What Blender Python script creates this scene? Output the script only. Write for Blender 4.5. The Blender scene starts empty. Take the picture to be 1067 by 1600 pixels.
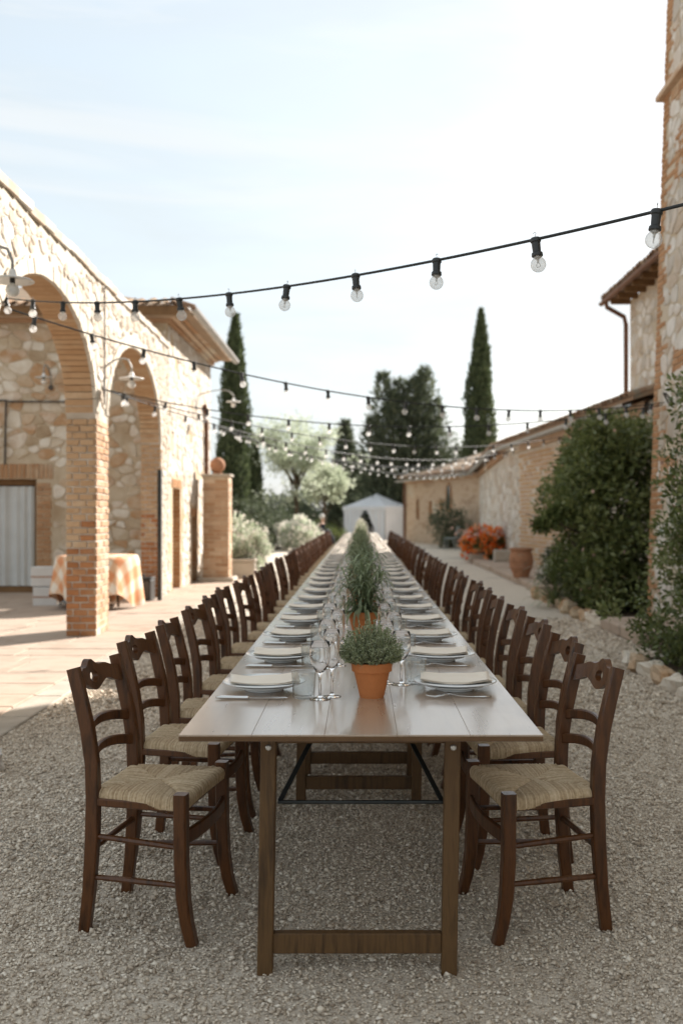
import bpy, bmesh, math, random
import numpy as np
from math import radians, sin, cos, pi, sqrt, exp
from mathutils import Vector, Matrix

random.seed(7); RNG = np.random.default_rng(11)
SC = bpy.context.scene; COL = SC.collection

# ---------------------------------------------------------------- camera, sky, sun, exposure
cam_d = bpy.data.cameras.new('camera'); cam = bpy.data.objects.new('camera', cam_d); COL.objects.link(cam)
cam.location = (0, 0, 1.37); cam.rotation_euler = (radians(90), 0, 0)
cam_d.sensor_fit = 'VERTICAL'; cam_d.sensor_height = 36; cam_d.sensor_width = 24; cam_d.lens = 35
cam_d.shift_x = -0.019; cam_d.shift_y = 0.0013
cam_d.clip_start = 0.05; cam_d.clip_end = 3000
cam_d.dof.use_dof = True; cam_d.dof.focus_distance = 3.45; cam_d.dof.aperture_fstop = 2.6
SC.camera = cam

SUN_AZ, SUN_EL = radians(43), radians(29)          # azimuth measured from +Y towards +X
world = bpy.data.worlds.new('World'); SC.world = world; world.use_nodes = True
wn, wl = world.node_tree.nodes, world.node_tree.links
wn.clear()
w_out = wn.new('ShaderNodeOutputWorld'); w_bg = wn.new('ShaderNodeBackground')
sky = wn.new('ShaderNodeTexSky'); sky.sky_type = 'NISHITA'; sky.sun_disc = False
sky.sun_elevation = SUN_EL; sky.sun_rotation = SUN_AZ
sky.altitude = 200; sky.air_density = 1.0; sky.dust_density = 2.2; sky.ozone_density = 1.0
# thin high cloud: pale veil mixed over the blue, streaky noise on the sky direction
tc = wn.new('ShaderNodeTexCoord'); mp = wn.new('ShaderNodeMapping')
mp.inputs['Rotation'].default_value = (0.0, 0.25, 0.3); mp.inputs['Scale'].default_value = (1.1, 1.6, 5.0)
nz = wn.new('ShaderNodeTexNoise'); nz.inputs['Scale'].default_value = 1.8; nz.inputs['Detail'].default_value = 5
nz.inputs['Roughness'].default_value = 0.55; nz.inputs['Distortion'].default_value = 0.4
rmp = wn.new('ShaderNodeMapRange'); rmp.inputs[1].default_value = 0.3; rmp.inputs[2].default_value = 0.72
rmp.inputs[3].default_value = 0.60; rmp.inputs[4].default_value = 0.92
veil = wn.new('ShaderNodeMix'); veil.data_type = 'RGBA'; veil.inputs[7].default_value = (2.72, 2.93, 3.0, 1)
wl.new(tc.outputs['Generated'], mp.inputs['Vector']); wl.new(mp.outputs[0], nz.inputs['Vector'])
wl.new(nz.outputs[0], rmp.inputs[0]); wl.new(rmp.outputs[0], veil.inputs[0])
hsv = wn.new('ShaderNodeHueSaturation'); hsv.inputs['Hue'].default_value = 0.485; hsv.inputs['Saturation'].default_value = 0.75
wl.new(sky.outputs[0], hsv.inputs['Color']); wl.new(hsv.outputs[0], veil.inputs[6])
mp2 = wn.new('ShaderNodeMapping'); mp2.inputs['Rotation'].default_value = (0.12, -0.10, 0.5); mp2.inputs['Scale'].default_value = (0.9, 1.0, 9.0)
n2 = wn.new('ShaderNodeTexNoise'); n2.inputs['Scale'].default_value = 2.1; n2.inputs['Detail'].default_value = 7; n2.inputs['Roughness'].default_value = 0.6; n2.inputs['Distortion'].default_value = 0.8
r2 = wn.new('ShaderNodeMapRange'); r2.inputs[1].default_value = 0.47; r2.inputs[2].default_value = 0.78; r2.inputs[4].default_value = 0.75
wisp = wn.new('ShaderNodeMix'); wisp.data_type = 'RGBA'; wisp.inputs[7].default_value = (3.6, 3.6, 3.55, 1)
wl.new(tc.outputs['Generated'], mp2.inputs[0]); wl.new(mp2.outputs[0], n2.inputs['Vector']); wl.new(n2.outputs[0], r2.inputs[0]); wl.new(r2.outputs[0], wisp.inputs[0]); wl.new(veil.outputs[2], wisp.inputs[6])
wl.new(wisp.outputs[2], w_bg.inputs[0]); w_bg.inputs[1].default_value = 0.101
wl.new(w_bg.outputs[0], w_out.inputs[0])

sun_d = bpy.data.lights.new('sun', 'SUN'); sun = bpy.data.objects.new('sun', sun_d); COL.objects.link(sun)
sun_d.energy = 4.3; sun_d.angle = radians(0.6); sun_d.color = (1.0, 0.935, 0.865)
sdir = Vector((sin(SUN_AZ)*cos(SUN_EL), cos(SUN_AZ)*cos(SUN_EL), sin(SUN_EL)))
sun.rotation_euler = sdir.to_track_quat('Z', 'Y').to_euler(); sun.location = (20, 20, 30)

SC.view_settings.view_transform = 'Standard'; SC.view_settings.look = 'None'
SC.view_settings.exposure = 1.5; SC.view_settings.gamma = 1.0
SC.render.engine = 'CYCLES'
cy = SC.cycles
cy.use_denoising = True; cy.max_bounces = 14; cy.transmission_bounces = 12; cy.transparent_max_bounces = 12
cy.diffuse_bounces = 4; cy.glossy_bounces = 4; cy.sample_clamp_indirect = 8

# ---------------------------------------------------------------- materials
MATS = {}
def _new(name):
    m = bpy.data.materials.new(name); m.use_nodes = True; MATS[name] = m
    nt = m.node_tree; return m, nt, nt.nodes, nt.links, nt.nodes['Principled BSDF']

def M(name, cols, scale=6.0, rough=0.8, bump=0.0, bscale=40.0, spec=0.35, stretch=(1,1,1), rnd=0.0, rvar=0.0,
      attr=None, detail=4, metal=0.0, coat=0.0, trans=0.0, stains=None, bdist=0.01, coords='Object', wst=False, ior=None):
    """cols: list of colours spread over a noise ramp; rnd: share of the ramp driven per object; attr: per-point shade."""
    m, nt, N, L, P = _new(name)
    tc = N.new('ShaderNodeTexCoord'); oi = N.new('ShaderNodeObjectInfo')
    add = N.new('ShaderNodeVectorMath'); add.operation = 'MULTIPLY_ADD'
    cmb = N.new('ShaderNodeCombineXYZ')
    for k in range(3): L.new(oi.outputs['Random'], cmb.inputs[k])
    add.inputs[1].default_value = (17, 23, 31); L.new(cmb.outputs[0], add.inputs[0]); L.new(tc.outputs[coords], add.inputs[2])
    mpn = N.new('ShaderNodeMapping'); mpn.inputs['Scale'].default_value = stretch; L.new(add.outputs[0], mpn.inputs[0])
    nz = N.new('ShaderNodeTexNoise'); nz.inputs['Scale'].default_value = scale; nz.inputs['Detail'].default_value = detail
    nz.inputs['Roughness'].default_value = 0.6
    L.new(mpn.outputs[0], nz.inputs['Vector'])
    fac = N.new('ShaderNodeMapRange'); fac.inputs[1].default_value = 0.28; fac.inputs[2].default_value = 0.72
    L.new(nz.outputs[0], fac.inputs[0]); f = fac.outputs[0]
    def mixin(src, amt):
        nonlocal f
        mx = N.new('ShaderNodeMix'); mx.inputs[0].default_value = amt
        L.new(f, mx.inputs[2]); L.new(src, mx.inputs[3]); f = mx.outputs[0]
    if rnd: mixin(oi.outputs['Random'], rnd)
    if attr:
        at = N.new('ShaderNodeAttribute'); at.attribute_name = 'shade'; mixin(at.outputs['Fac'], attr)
    cr = N.new('ShaderNodeValToRGB'); el = cr.color_ramp.elements
    while len(el) < len(cols): el.new(0.5)
    for i, c in enumerate(cols):
        el[i].position = i/max(1, len(cols)-1); el[i].color = (*c, 1)
    L.new(f, cr.inputs[0]); colour = cr.outputs[0]
    if stains:
        n2 = N.new('ShaderNodeTexNoise'); n2.inputs['Scale'].default_value = stains[1]; n2.inputs['Detail'].default_value = 6
        if wst:                                         # weathering runs across all the pieces of a wall
            ge = N.new('ShaderNodeNewGeometry'); L.new(ge.outputs['Position'], n2.inputs['Vector'])
        else: L.new(add.outputs[0], n2.inputs['Vector'])
        r2 = N.new('ShaderNodeMapRange'); r2.inputs[1].default_value = stains[2]; r2.inputs[2].default_value = stains[2]+0.15
        L.new(n2.outputs[0], r2.inputs[0])
        mx = N.new('ShaderNodeMix'); mx.data_type = 'RGBA'; mx.inputs[7].default_value = (*stains[0], 1)
        L.new(r2.outputs[0], mx.inputs[0]); L.new(colour, mx.inputs[6]); colour = mx.outputs[2]
    L.new(colour, P.inputs['Base Color'])
    P.inputs['Roughness'].default_value = rough; P.inputs['Specular IOR Level'].default_value = spec
    P.inputs['Metallic'].default_value = metal; P.inputs['Coat Weight'].default_value = coat
    P.inputs['Coat Roughness'].default_value = 0.12
    if ior: P.inputs['IOR'].default_value = ior; P.inputs['Coat IOR'].default_value = ior
    if rvar:
        rr = N.new('ShaderNodeMapRange'); rr.inputs[3].default_value = max(0, rough-rvar); rr.inputs[4].default_value = min(1, rough+rvar)
        L.new(nz.outputs[0], rr.inputs[0]); L.new(rr.outputs[0], P.inputs['Roughness'])
    if bump:
        nb = N.new('ShaderNodeTexNoise'); nb.inputs['Scale'].default_value = bscale; nb.inputs['Detail'].default_value = 5
        L.new(mpn.outputs[0], nb.inputs['Vector'])
        b = N.new('ShaderNodeBump'); b.inputs['Strength'].default_value = bump; b.inputs['Distance'].default_value = bdist
        L.new(nb.outputs[0], b.inputs['Height']); L.new(b.outputs[0], P.inputs['Normal'])
    if trans:                                           # thin leaves / cloth let some light through
        tr = N.new('ShaderNodeBsdfTranslucent'); L.new(colour, tr.inputs[0])
        ms = N.new('ShaderNodeMixShader'); ms.inputs[0].default_value = trans
        out = N['Material Output']; L.new(P.outputs[0], ms.inputs[1]); L.new(tr.outputs[0], ms.inputs[2]); L.new(ms.outputs[0], out.inputs[0])
    return m

M('chair_wood', [(.0075,.0027,.0010),(.100,.034,.0080),(.027,.0093,.0025)], 7, .36, .12, 60, .4, (6,6,1), rnd=.3, rvar=.12, bdist=.002, coat=.12)
M('rush', [(.20,.125,.062),(.46,.335,.205),(.70,.56,.39)], 95, .85, .35, 260, .2, attr=.5, rnd=.22, bdist=.002)
M('table_top', [(.27,.175,.112),(.40,.285,.195),(.33,.225,.148)], 2.4, .30, .06, 26, .8, (9,.7,1), rnd=.35, rvar=.10, bdist=.001, coat=.6, stains=((.18,.11,.065), 1.6, .62), ior=1.7)
M('ply_edge', [(.07,.035,.016),(.14,.075,.035)], 5, .6, .1, 60, .4, (1,1,40))
M('table_leg', [(.042,.0205,.0070),(.125,.064,.0215),(.075,.037,.0125)], 4, .55, .15, 50, .4, (10,10,1), rvar=.1, stains=((.035,.014,.006), 7, .66), bdist=.002)
M('dark_metal', [(.03,.032,.03),(.05,.052,.05)], 8, .5, 0, metal=.6)
M('bolt_metal', [(.45,.44,.42),(.6,.58,.55)], 8, .35, 0, metal=.9)
M('porcelain', [(.74,.74,.73),(.80,.80,.79)], 5, .16, 0, spec=.5)
M('napkin', [(.82,.72,.60),(.87,.78,.67)], 12, .9, .25, 260, .15, bdist=.0015)
M('silver', [(.62,.61,.59),(.75,.74,.72)], 14, .22, 0, metal=1.0, rvar=.08)
M('terracotta', [(.38,.125,.040),(.52,.185,.062),(.44,.15,.050)], 9, .78, .2, 90, .25, rvar=.1, stains=((.52,.30,.18), 14, .64), bdist=.003)
M('old_terracotta', [(.23,.11,.06),(.37,.19,.11),(.30,.15,.085)], 7, .85, .2, 60, .2, stains=((.36,.27,.19), 4, .62))
M('soil', [(.03,.02,.014),(.06,.042,.03)], 30, .95, .6, 60, .1)
M('gravel_ground', [(.22,.18,.135),(.54,.465,.38),(.70,.615,.51),(.42,.355,.28)], 75, .95, .7, 85, .15, coords='Object', detail=3, stains=((.36,.32,.27), .55, .60))
M('gravel_stone', [(.29,.225,.165),(.58,.48,.375),(.76,.66,.535),(.86,.775,.66)], 12, .92, .2, 200, .18, attr=.85, bdist=.002)
M('paving', [(.34,.25,.19),(.45,.355,.28),(.40,.305,.24)], 2.6, .88, .35, 45, .2, rnd=.14, stains=((.38,.295,.225), .9, .56), wst=True, bdist=.006)
M('paving_joint', [(.29,.22,.165),(.37,.295,.23)], 30, .95, .5, 90, .1)
M('kerb_stone', [(.36,.31,.255),(.50,.45,.38)], 5, .9, .4, 40, .15, rnd=.3, bdist=.006)
M('mortar', [(.48,.43,.365),(.60,.555,.485)], 8, .95, .5, 55, .1, stains=((.40,.31,.22), 1.1, .56), wst=True, bdist=.008)
M('mortar_warm', [(.44,.345,.245),(.55,.455,.35)], 8, .95, .5, 55, .1, bdist=.008)
M('stone', [(.38,.325,.27),(.51,.465,.405),(.66,.625,.575),(.45,.36,.275),(.60,.56,.50)], 5, .92, .55, 34, .15, rnd=.78, stains=((.37,.31,.24), .9, .57), wst=True, bdist=.01)
M('brick', [(.27,.14,.07),(.43,.245,.13),(.36,.19,.095),(.52,.36,.225)], 9, .92, .4, 45, .12, rnd=.7, stains=((.50,.40,.29), 1.0, .56), wst=True, bdist=.006)
M('pale_brick', [(.30,.165,.09),(.50,.35,.24),(.40,.24,.14),(.62,.50,.38)], 7, .92, .35, 45, .12, rnd=.85, stains=((.62,.55,.455), .8, .52), wst=True, bdist=.006)
M('stone_warm', [(.30,.20,.115),(.50,.395,.275),(.70,.635,.54),(.42,.245,.125),(.60,.50,.375)], 5, .92, .55, 34, .15, rnd=.8, stains=((.40,.28,.17), .9, .57), wst=True, bdist=.01)
M('mortar_tan', [(.44,.34,.23),(.55,.455,.335)], 8, .95, .5, 55, .1, stains=((.36,.25,.15), 1.1, .56), wst=True, bdist=.008)
M('tan_brick', [(.36,.215,.115),(.50,.335,.20),(.43,.27,.15),(.57,.43,.29)], 9, .92, .4, 45, .12, rnd=.7, stains=((.55,.44,.31), 1.0, .55), wst=True, bdist=.006)
M('red_brick', [(.25,.105,.045),(.41,.19,.085),(.33,.145,.062),(.48,.28,.15)], 9, .92, .4, 45, .12, rnd=.7, stains=((.50,.38,.26), 1.3, .60), wst=True, bdist=.006)
M('stone_pale', [(.44,.39,.33),(.54,.50,.44),(.64,.605,.55),(.48,.405,.325),(.58,.54,.48)], 5, .92, .55, 34, .15, rnd=.75, stains=((.44,.38,.315), .9, .57), wst=True, bdist=.01)
M('pale_stone', [(.46,.40,.32),(.58,.53,.45),(.52,.46,.38)], 5, .92, .45, 34, .15, rnd=.6, bdist=.008)
M('plaster', [(.40,.325,.235),(.52,.445,.345),(.46,.375,.27)], 1.7, .95, .45, 22, .1, stains=((.38,.22,.12), 1.3, .61), bdist=.01)
M('far_brick_wall', [(.34,.225,.145),(.50,.38,.28),(.42,.30,.20)], 1.3, .95, .5, 14, .1, stretch=(1,1,2.4), stains=((.52,.45,.36), 1.0, .58), bdist=.012)
M('roof_tile', [(.16,.095,.06),(.27,.165,.105),(.33,.24,.165),(.22,.17,.125)], 6, .92, .4, 40, .12, rnd=.6, stains=((.20,.19,.155), 5, .58), bdist=.006)
M('eave_wood', [(.14,.075,.034),(.23,.13,.06)], 4, .75, .2, 40, .2, (1,8,1))
M('zinc', [(.30,.29,.27),(.40,.39,.37)], 5, .5, .1, 30, .4, metal=.35)
M('copper_pipe', [(.12,.055,.03),(.19,.09,.05)], 6, .5, 0, metal=.4)
M('black_plastic', [(.018,.02,.02),(.028,.03,.03)], 9, .45, 0, spec=.5)
M('cable_rubber', [(.02,.022,.022),(.03,.032,.032)], 9, .6, 0)
M('enamel', [(.70,.69,.66),(.78,.77,.74)], 6, .3, 0, spec=.5)
M('iron', [(.05,.045,.04),(.10,.085,.07)], 9, .7, .2, 80, .3)
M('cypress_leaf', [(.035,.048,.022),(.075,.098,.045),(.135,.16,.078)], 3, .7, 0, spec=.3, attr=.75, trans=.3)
M('conifer_leaf', [(.045,.056,.035),(.10,.12,.072),(.19,.21,.135)], 3, .7, 0, spec=.3, attr=.75, trans=.3)
M('pale_leaf', [(.28,.325,.21),(.46,.505,.37),(.64,.67,.55)], 3, .6, 0, spec=.35, attr=.75, trans=.5)
M('bush_leaf', [(.055,.074,.020),(.155,.185,.06),(.31,.33,.14)], 3, .34, 0, spec=.5, attr=.8, trans=.3)
M('olive_leaf', [(.05,.065,.035),(.10,.12,.07),(.17,.19,.125)], 3, .7, 0, spec=.3, attr=.75, trans=.25)
M('sage_leaf', [(.13,.17,.085),(.25,.30,.165),(.38,.42,.28)], 6, .6, 0, spec=.35, attr=.75, trans=.38)
M('thyme_leaf', [(.16,.19,.085),(.31,.345,.19),(.52,.54,.39)], 8, .7, 0, spec=.25, attr=.8, trans=.25)
M('flower_white', [(.62,.58,.50),(.78,.75,.68)], 6, .7, 0, attr=.5, trans=.3)
M('flower_orange', [(.78,.10,.02),(.85,.26,.04),(.88,.48,.26)], 6, .6, 0, attr=.9, trans=.25)
M('flower_pink', [(.55,.30,.24),(.70,.50,.42)], 6, .7, 0, attr=.6, trans=.25)
M('bark', [(.05,.038,.026),(.11,.085,.06)], 8, .95, .6, 30, .1, (1,1,.2))
M('tent_cloth', [(.66,.67,.69),(.74,.75,.77)], 1.2, .8, .1, 6, .2, trans=.2)
M('curtain', [(.66,.66,.63),(.76,.76,.73)], 3, .9, 0, trans=.25)
M('steel_chair', [(.22,.25,.25),(.30,.33,.33)], 6, .5, 0)
M('cardboard_white', [(.55,.53,.50),(.63,.61,.58)], 5, .8, 0)
M('wrap_blue', [(.10,.28,.36),(.16,.36,.44)], 5, .4, 0)
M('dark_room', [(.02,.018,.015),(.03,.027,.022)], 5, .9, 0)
M('navy_cloth', [(.012,.015,.025),(.022,.026,.04)], 9, .9, .2, 80)
M('white_cloth', [(.6,.59,.57),(.7,.69,.67)], 9, .9, .1, 60)
M('skin', [(.50,.30,.21),(.56,.35,.25)], 9, .6, 0)
M('grey_hair', [(.48,.45,.41),(.62,.59,.55)], 20, .7, 0)
M('earth', [(.07,.05,.035),(.13,.10,.07)], 12, .95, .6, 40, .1)

def thin_glass(name, tint, haze=0.0, rough=.02, lo=.05):
    """thin-walled clear glass: see-through face on, mirror-like at grazing angles (Schlick), white haze in the clear bulbs stands in for refracted sky"""
    m, nt, N, L, P = _new(name)
    lw = N.new('ShaderNodeLayerWeight'); lw.inputs[0].default_value = .5
    pw = N.new('ShaderNodeMath'); pw.operation = 'POWER'; pw.inputs[1].default_value = 3.2; L.new(lw.outputs['Facing'], pw.inputs[0])
    mr = N.new('ShaderNodeMapRange'); mr.inputs[3].default_value = lo; mr.inputs[4].default_value = .85; L.new(pw.outputs[0], mr.inputs[0])
    tr = N.new('ShaderNodeBsdfTransparent'); tr.inputs[0].default_value = tint
    gl = N.new('ShaderNodeBsdfGlossy'); gl.inputs['Roughness'].default_value = rough
    ms = N.new('ShaderNodeMixShader'); L.new(mr.outputs[0], ms.inputs[0]); L.new(tr.outputs[0], ms.inputs[1]); L.new(gl.outputs[0], ms.inputs[2]); out = ms.outputs[0]
    if haze:
        tl = N.new('ShaderNodeBsdfTranslucent'); tl.inputs[0].default_value = (.95,.94,.92,1); m2 = N.new('ShaderNodeMixShader'); m2.inputs[0].default_value = haze
        L.new(out, m2.inputs[1]); L.new(tl.outputs[0], m2.inputs[2]); out = m2.outputs[0]
    L.new(out, N['Material Output'].inputs[0])
thin_glass('tumbler_glass', (.93,.94,.935,1), lo=.11); thin_glass('bulb_glass', (.93,.93,.92,1), .30, .03)
def glass_mat():
    m, nt, N, L, P = _new('glass')
    P.inputs['Base Color'].default_value = (1,1,1,1); P.inputs['Roughness'].default_value = 0.0
    P.inputs['Transmission Weight'].default_value = 1.0; P.inputs['IOR'].default_value = 1.46
    m, nt, N, L, P = _new('window_glass')
    P.inputs['Base Color'].default_value = (.03,.035,.035,1); P.inputs['Roughness'].default_value = 0.08
glass_mat()

def check_cloth():                                     # orange and cream checked cloth, printed squares on the local UV-like angle
    m, nt, N, L, P = _new('check_cloth')
    at = N.new('ShaderNodeAttribute'); at.attribute_name = 'cloth_uv'
    sep = N.new('ShaderNodeSeparateXYZ'); L.new(at.outputs['Vector'], sep.inputs[0])
    outs = []
    for k in range(2):
        mt = N.new('ShaderNodeMath'); mt.operation = 'PINGPONG'; mt.inputs[1].default_value = 0.15
        L.new(sep.outputs[k], mt.inputs[0])
        st = N.new('ShaderNodeMapRange'); st.inputs[1].default_value = .055; st.inputs[2].default_value = .095; L.new(mt.outputs[0], st.inputs[0]); outs.append(st.outputs[0])
    av = N.new('ShaderNodeMath'); av.operation = 'ADD'; L.new(outs[0], av.inputs[0]); L.new(outs[1], av.inputs[1])
    hv = N.new('ShaderNodeMath'); hv.operation = 'MULTIPLY'; hv.inputs[1].default_value = .5; L.new(av.outputs[0], hv.inputs[0])
    cr = N.new('ShaderNodeValToRGB'); e = cr.color_ramp.elements
    e[0].color = (.76,.68,.57,1); e[1].color = (.64,.27,.12,1); e.new(.5).color = (.70,.46,.29,1)
    L.new(hv.outputs[0], cr.inputs[0]); L.new(cr.outputs[0], P.inputs['Base Color']); P.inputs['Roughness'].default_value = .9
check_cloth()

# ---------------------------------------------------------------- mesh helpers
def link(name, me, mat=None, parent=None, loc=(0,0,0), rot=(0,0,0), smooth=False):
    o = bpy.data.objects.new(name, me); COL.objects.link(o)
    if me is not None and mat is not None and len(me.materials) == 0: me.materials.append(MATS[mat])
    if smooth and me is not None: me.polygons.foreach_set('use_smooth', [True]*len(me.polygons))
    o.parent = parent; o.location = loc; o.rotation_euler = rot
    return o

class G:
    """collects verts and faces of one mesh"""
    def __init__(s): s.v = []; s.f = []
    def add(s, v, f):
        b = len(s.v); s.v += [tuple(p) for p in v]; s.f += [tuple(b+i for i in q) for q in f]; return s
    def mesh(s, name='m'):
        me = bpy.data.meshes.new(name); me.from_pydata(s.v, [], s.f); me.update(); return me
    def obj(s, name, mat, parent=None, loc=(0,0,0), rot=(0,0,0), smooth=False):
        return link(name, s.mesh(name), mat, parent, loc, rot, smooth)
    def box(s, x0, x1, y0, y1, z0, z1, b=0.0):
        if b <= 0:
            return s.add([(x0,y0,z0),(x1,y0,z0),(x1,y1,z0),(x0,y1,z0),(x0,y0,z1),(x1,y0,z1),(x1,y1,z1),(x0,y1,z1)],
                         [(3,2,1,0),(4,5,6,7),(0,1,5,4),(1,2,6,5),(2,3,7,6),(3,0,4,7)])
        def ring(z, i, oc):
            a, c = i, oc
            return [(x0+a+c,y0+a,z),(x1-a-c,y0+a,z),(x1-a,y0+a+c,z),(x1-a,y1-a-c,z),(x1-a-c,y1-a,z),(x0+a+c,y1-a,z),(x0+a,y1-a-c,z),(x0+a,y0+a+c,z)]
        v = ring(z0,b,b*.6)+ring(z0+b,0,b)+ring(z1-b,0,b)+ring(z1,b,b*.6); f = [tuple(range(7,-1,-1)), tuple(range(24,32))]
        for r in range(3):
            for k in range(8): f.append((r*8+k, r*8+(k+1)%8, r*8+8+(k+1)%8, r*8+8+k))
        return s.add(v, f)
    def lathe(s, prof, n=24, cap=True, c=(0,0,0)):
        v = [(c[0]+r*cos(2*pi*k/n), c[1]+r*sin(2*pi*k/n), c[2]+z) for r, z in prof for k in range(n)]
        f = [(i*n+k, i*n+(k+1)%n, i*n+n+(k+1)%n, i*n+n+k) for i in range(len(prof)-1) for k in range(n)]
        if cap: f += [tuple(range(n-1,-1,-1)), tuple((len(prof)-1)*n+k for k in range(n))]
        return s.add(v, f)
    def sweep(s, path, sect, up=(0,0,1), scale=None, cap=True):
        """sweep a closed 2-D section (a,b) along a 3-D path; a lies along side=t x up, b along side x t"""
        P = [Vector(p) for p in path]; n = len(sect); v = []
        upv = Vector(up)
        for i, p in enumerate(P):
            t = (P[min(i+1,len(P)-1)]-P[max(i-1,0)]).normalized()
            a = t.cross(upv)
            if a.length < 1e-4: a = t.cross(Vector((1,0,0)))
            a.normalize(); b = a.cross(t).normalized(); k = scale[i] if scale else 1.0
            v += [tuple(p + a*q[0]*k + b*q[1]*k) for q in sect]
        f = [(i*n+k, i*n+(k+1)%n, i*n+n+(k+1)%n, i*n+n+k) for i in range(len(P)-1) for k in range(n)]
        if cap: f += [tuple(range(n-1,-1,-1)), tuple((len(P)-1)*n+k for k in range(n))]
        return s.add(v, f)
    def tube(s, path, r, n=8, scale=None, cap=True):
        t = Vector(path[-1])-Vector(path[0]); up = (0,0,1) if abs(t.normalized().z) < .95 else (1,0,0)
        return s.sweep(path, [(r*cos(2*pi*k/n), r*sin(2*pi*k/n)) for k in range(n)], up, scale, cap)
    def sphere(s, c, r, n=14, m=9, sz=1.0):
        prof = [(max(1e-4, r*sin(pi*i/m)), -r*sz*cos(pi*i/m)) for i in range(m+1)]
        return s.lathe(prof, n, True, c)

def rrect(w, h, c):                                    # rectangular section with chamfered corners
    a, b = w/2, h/2
    return [(-a+c,-b),(a-c,-b),(a,-b+c),(a,b-c),(a-c,b),(-a+c,b),(-a,b-c),(-a,-b+c)]

def np_mesh(name, V, F, mat, parent=None, loc=(0,0,0), shade=None, smooth=False):
    me = bpy.data.meshes.new(name); V = np.ascontiguousarray(V, dtype=np.float32); F = np.ascontiguousarray(F, dtype=np.int32)
    k = F.shape[1]
    me.vertices.add(len(V)); me.vertices.foreach_set('co', V.ravel())
    me.loops.add(F.size); me.loops.foreach_set('vertex_index', F.ravel())
    me.polygons.add(len(F)); me.polygons.foreach_set('loop_start', np.arange(0, F.size, k, dtype=np.int32))
    me.polygons.foreach_set('loop_total', np.full(len(F), k, dtype=np.int32))
    if smooth: me.polygons.foreach_set('use_smooth', np.ones(len(F), dtype=bool))
    if shade is not None:
        at = me.attributes.new('shade', 'FLOAT', 'POINT'); at.data.foreach_set('value', np.ascontiguousarray(shade, dtype=np.float32))
    me.update(calc_edges=True); me.validate()
    return link(name, me, mat, parent, loc)

def tag(o, label=None, cat=None, group=None, kind=None):
    if label: o['label'] = label
    if cat: o['category'] = cat
    if group: o['group'] = group
    if kind: o['kind'] = kind
    return o
def thing(name, label, cat, loc=(0,0,0), rotz=0.0, group=None):
    o = bpy.data.objects.new(name, None); COL.objects.link(o); o.empty_display_size = .1
    o.location = loc; o.rotation_euler = (0,0,rotz); return tag(o, label, cat, group)
def copy_tree(o, parent=None):
    c = o.copy(); COL.objects.link(c); c.parent = parent
    for ch in list(o.children): copy_tree(ch, c)
    return c

CAM = Vector((0,0,1.37))
def pieces(parent, items, name, mat, limit=300, rest_name=None, smooth=False):
    """items: (verts, faces) in world coordinates. The largest in view become objects, the rest one part."""
    base = Vector(parent.location)
    rec = []
    for v, f in items:
        c = Vector((sum(p[0] for p in v)/len(v), sum(p[1] for p in v)/len(v), sum(p[2] for p in v)/len(v)))
        ext = max((Vector(p)-c).length for p in v); rec.append((-ext/max(.5,(c-CAM).length) + (10 if c.y < .5 else 0), c, v, f))
    rec.sort(key=lambda r: r[0])
    for _, c, v, f in rec[:limit]:
        me = bpy.data.meshes.new(name); me.from_pydata([(p[0]-c.x, p[1]-c.y, p[2]-c.z) for p in v], [], f); me.update()
        link(name, me, mat, parent, tuple(c-base), smooth=smooth)
    if len(rec) > limit:
        g = G()
        for _, c, v, f in rec[limit:]: g.add([(p[0]-base.x, p[1]-base.y, p[2]-base.z) for p in v], f)
        tag(g.obj(rest_name or name+'_mass', mat, parent, smooth=smooth), kind='stuff')

# ---- irregular stones on a wall: relaxed random cells, clipped, shrunk and rounded
def cells(u0, u1, v0, v1, su, sv, rng):
    pts = []; nv = max(1, round((v1-v0)/sv)); 
    for j in range(-1, nv+1):
        w = su*rng.uniform(.75, 1.3); k = rng.uniform(-1, 0)
        while u0+k*w < u1+w:
            pts.append((u0+(k+.5+rng.uniform(-.3,.3))*w, v0+(j+.5+rng.uniform(-.33,.33))*sv)); k += rng.uniform(.7, 1.4)
    A = np.array(pts); out = []; wt = [rng.uniform(-.18,.18) for _ in pts]
    for i, p in enumerate(A):
        if not (u0-.5*su < p[0] < u1+.5*su and v0-.5*sv < p[1] < v1+.5*sv): continue
        poly = [(max(u0,p[0]-2*su), max(v0,p[1]-2*sv)), (min(u1,p[0]+2*su), max(v0,p[1]-2*sv)), (min(u1,p[0]+2*su), min(v1,p[1]+2*sv)), (max(u0,p[0]-2*su), min(v1,p[1]+2*sv))]
        d = np.hypot((A[:,0]-p[0])/su, (A[:,1]-p[1])/sv)
        for j in np.argsort(d)[1:18]:
            q = A[j]; fr = .5+wt[i]-wt[j]; mx, my = p[0]+(q[0]-p[0])*fr, p[1]+(q[1]-p[1])*fr; nx, ny = (q[0]-p[0])/su**2, (q[1]-p[1])/sv**2
            new = []; n = len(poly)
            for k in range(n):
                a, b = poly[k], poly[(k+1)%n]
                da = (a[0]-mx)*nx+(a[1]-my)*ny; db = (b[0]-mx)*nx+(b[1]-my)*ny
                if da <= 0: new.append(a)
                if da*db < 0:
                    t = da/(da-db); new.append((a[0]+(b[0]-a[0])*t, a[1]+(b[1]-a[1])*t))
            poly = new
            if len(poly) < 3: break
        if len(poly) >= 3: out.append(poly)
    return out
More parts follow.
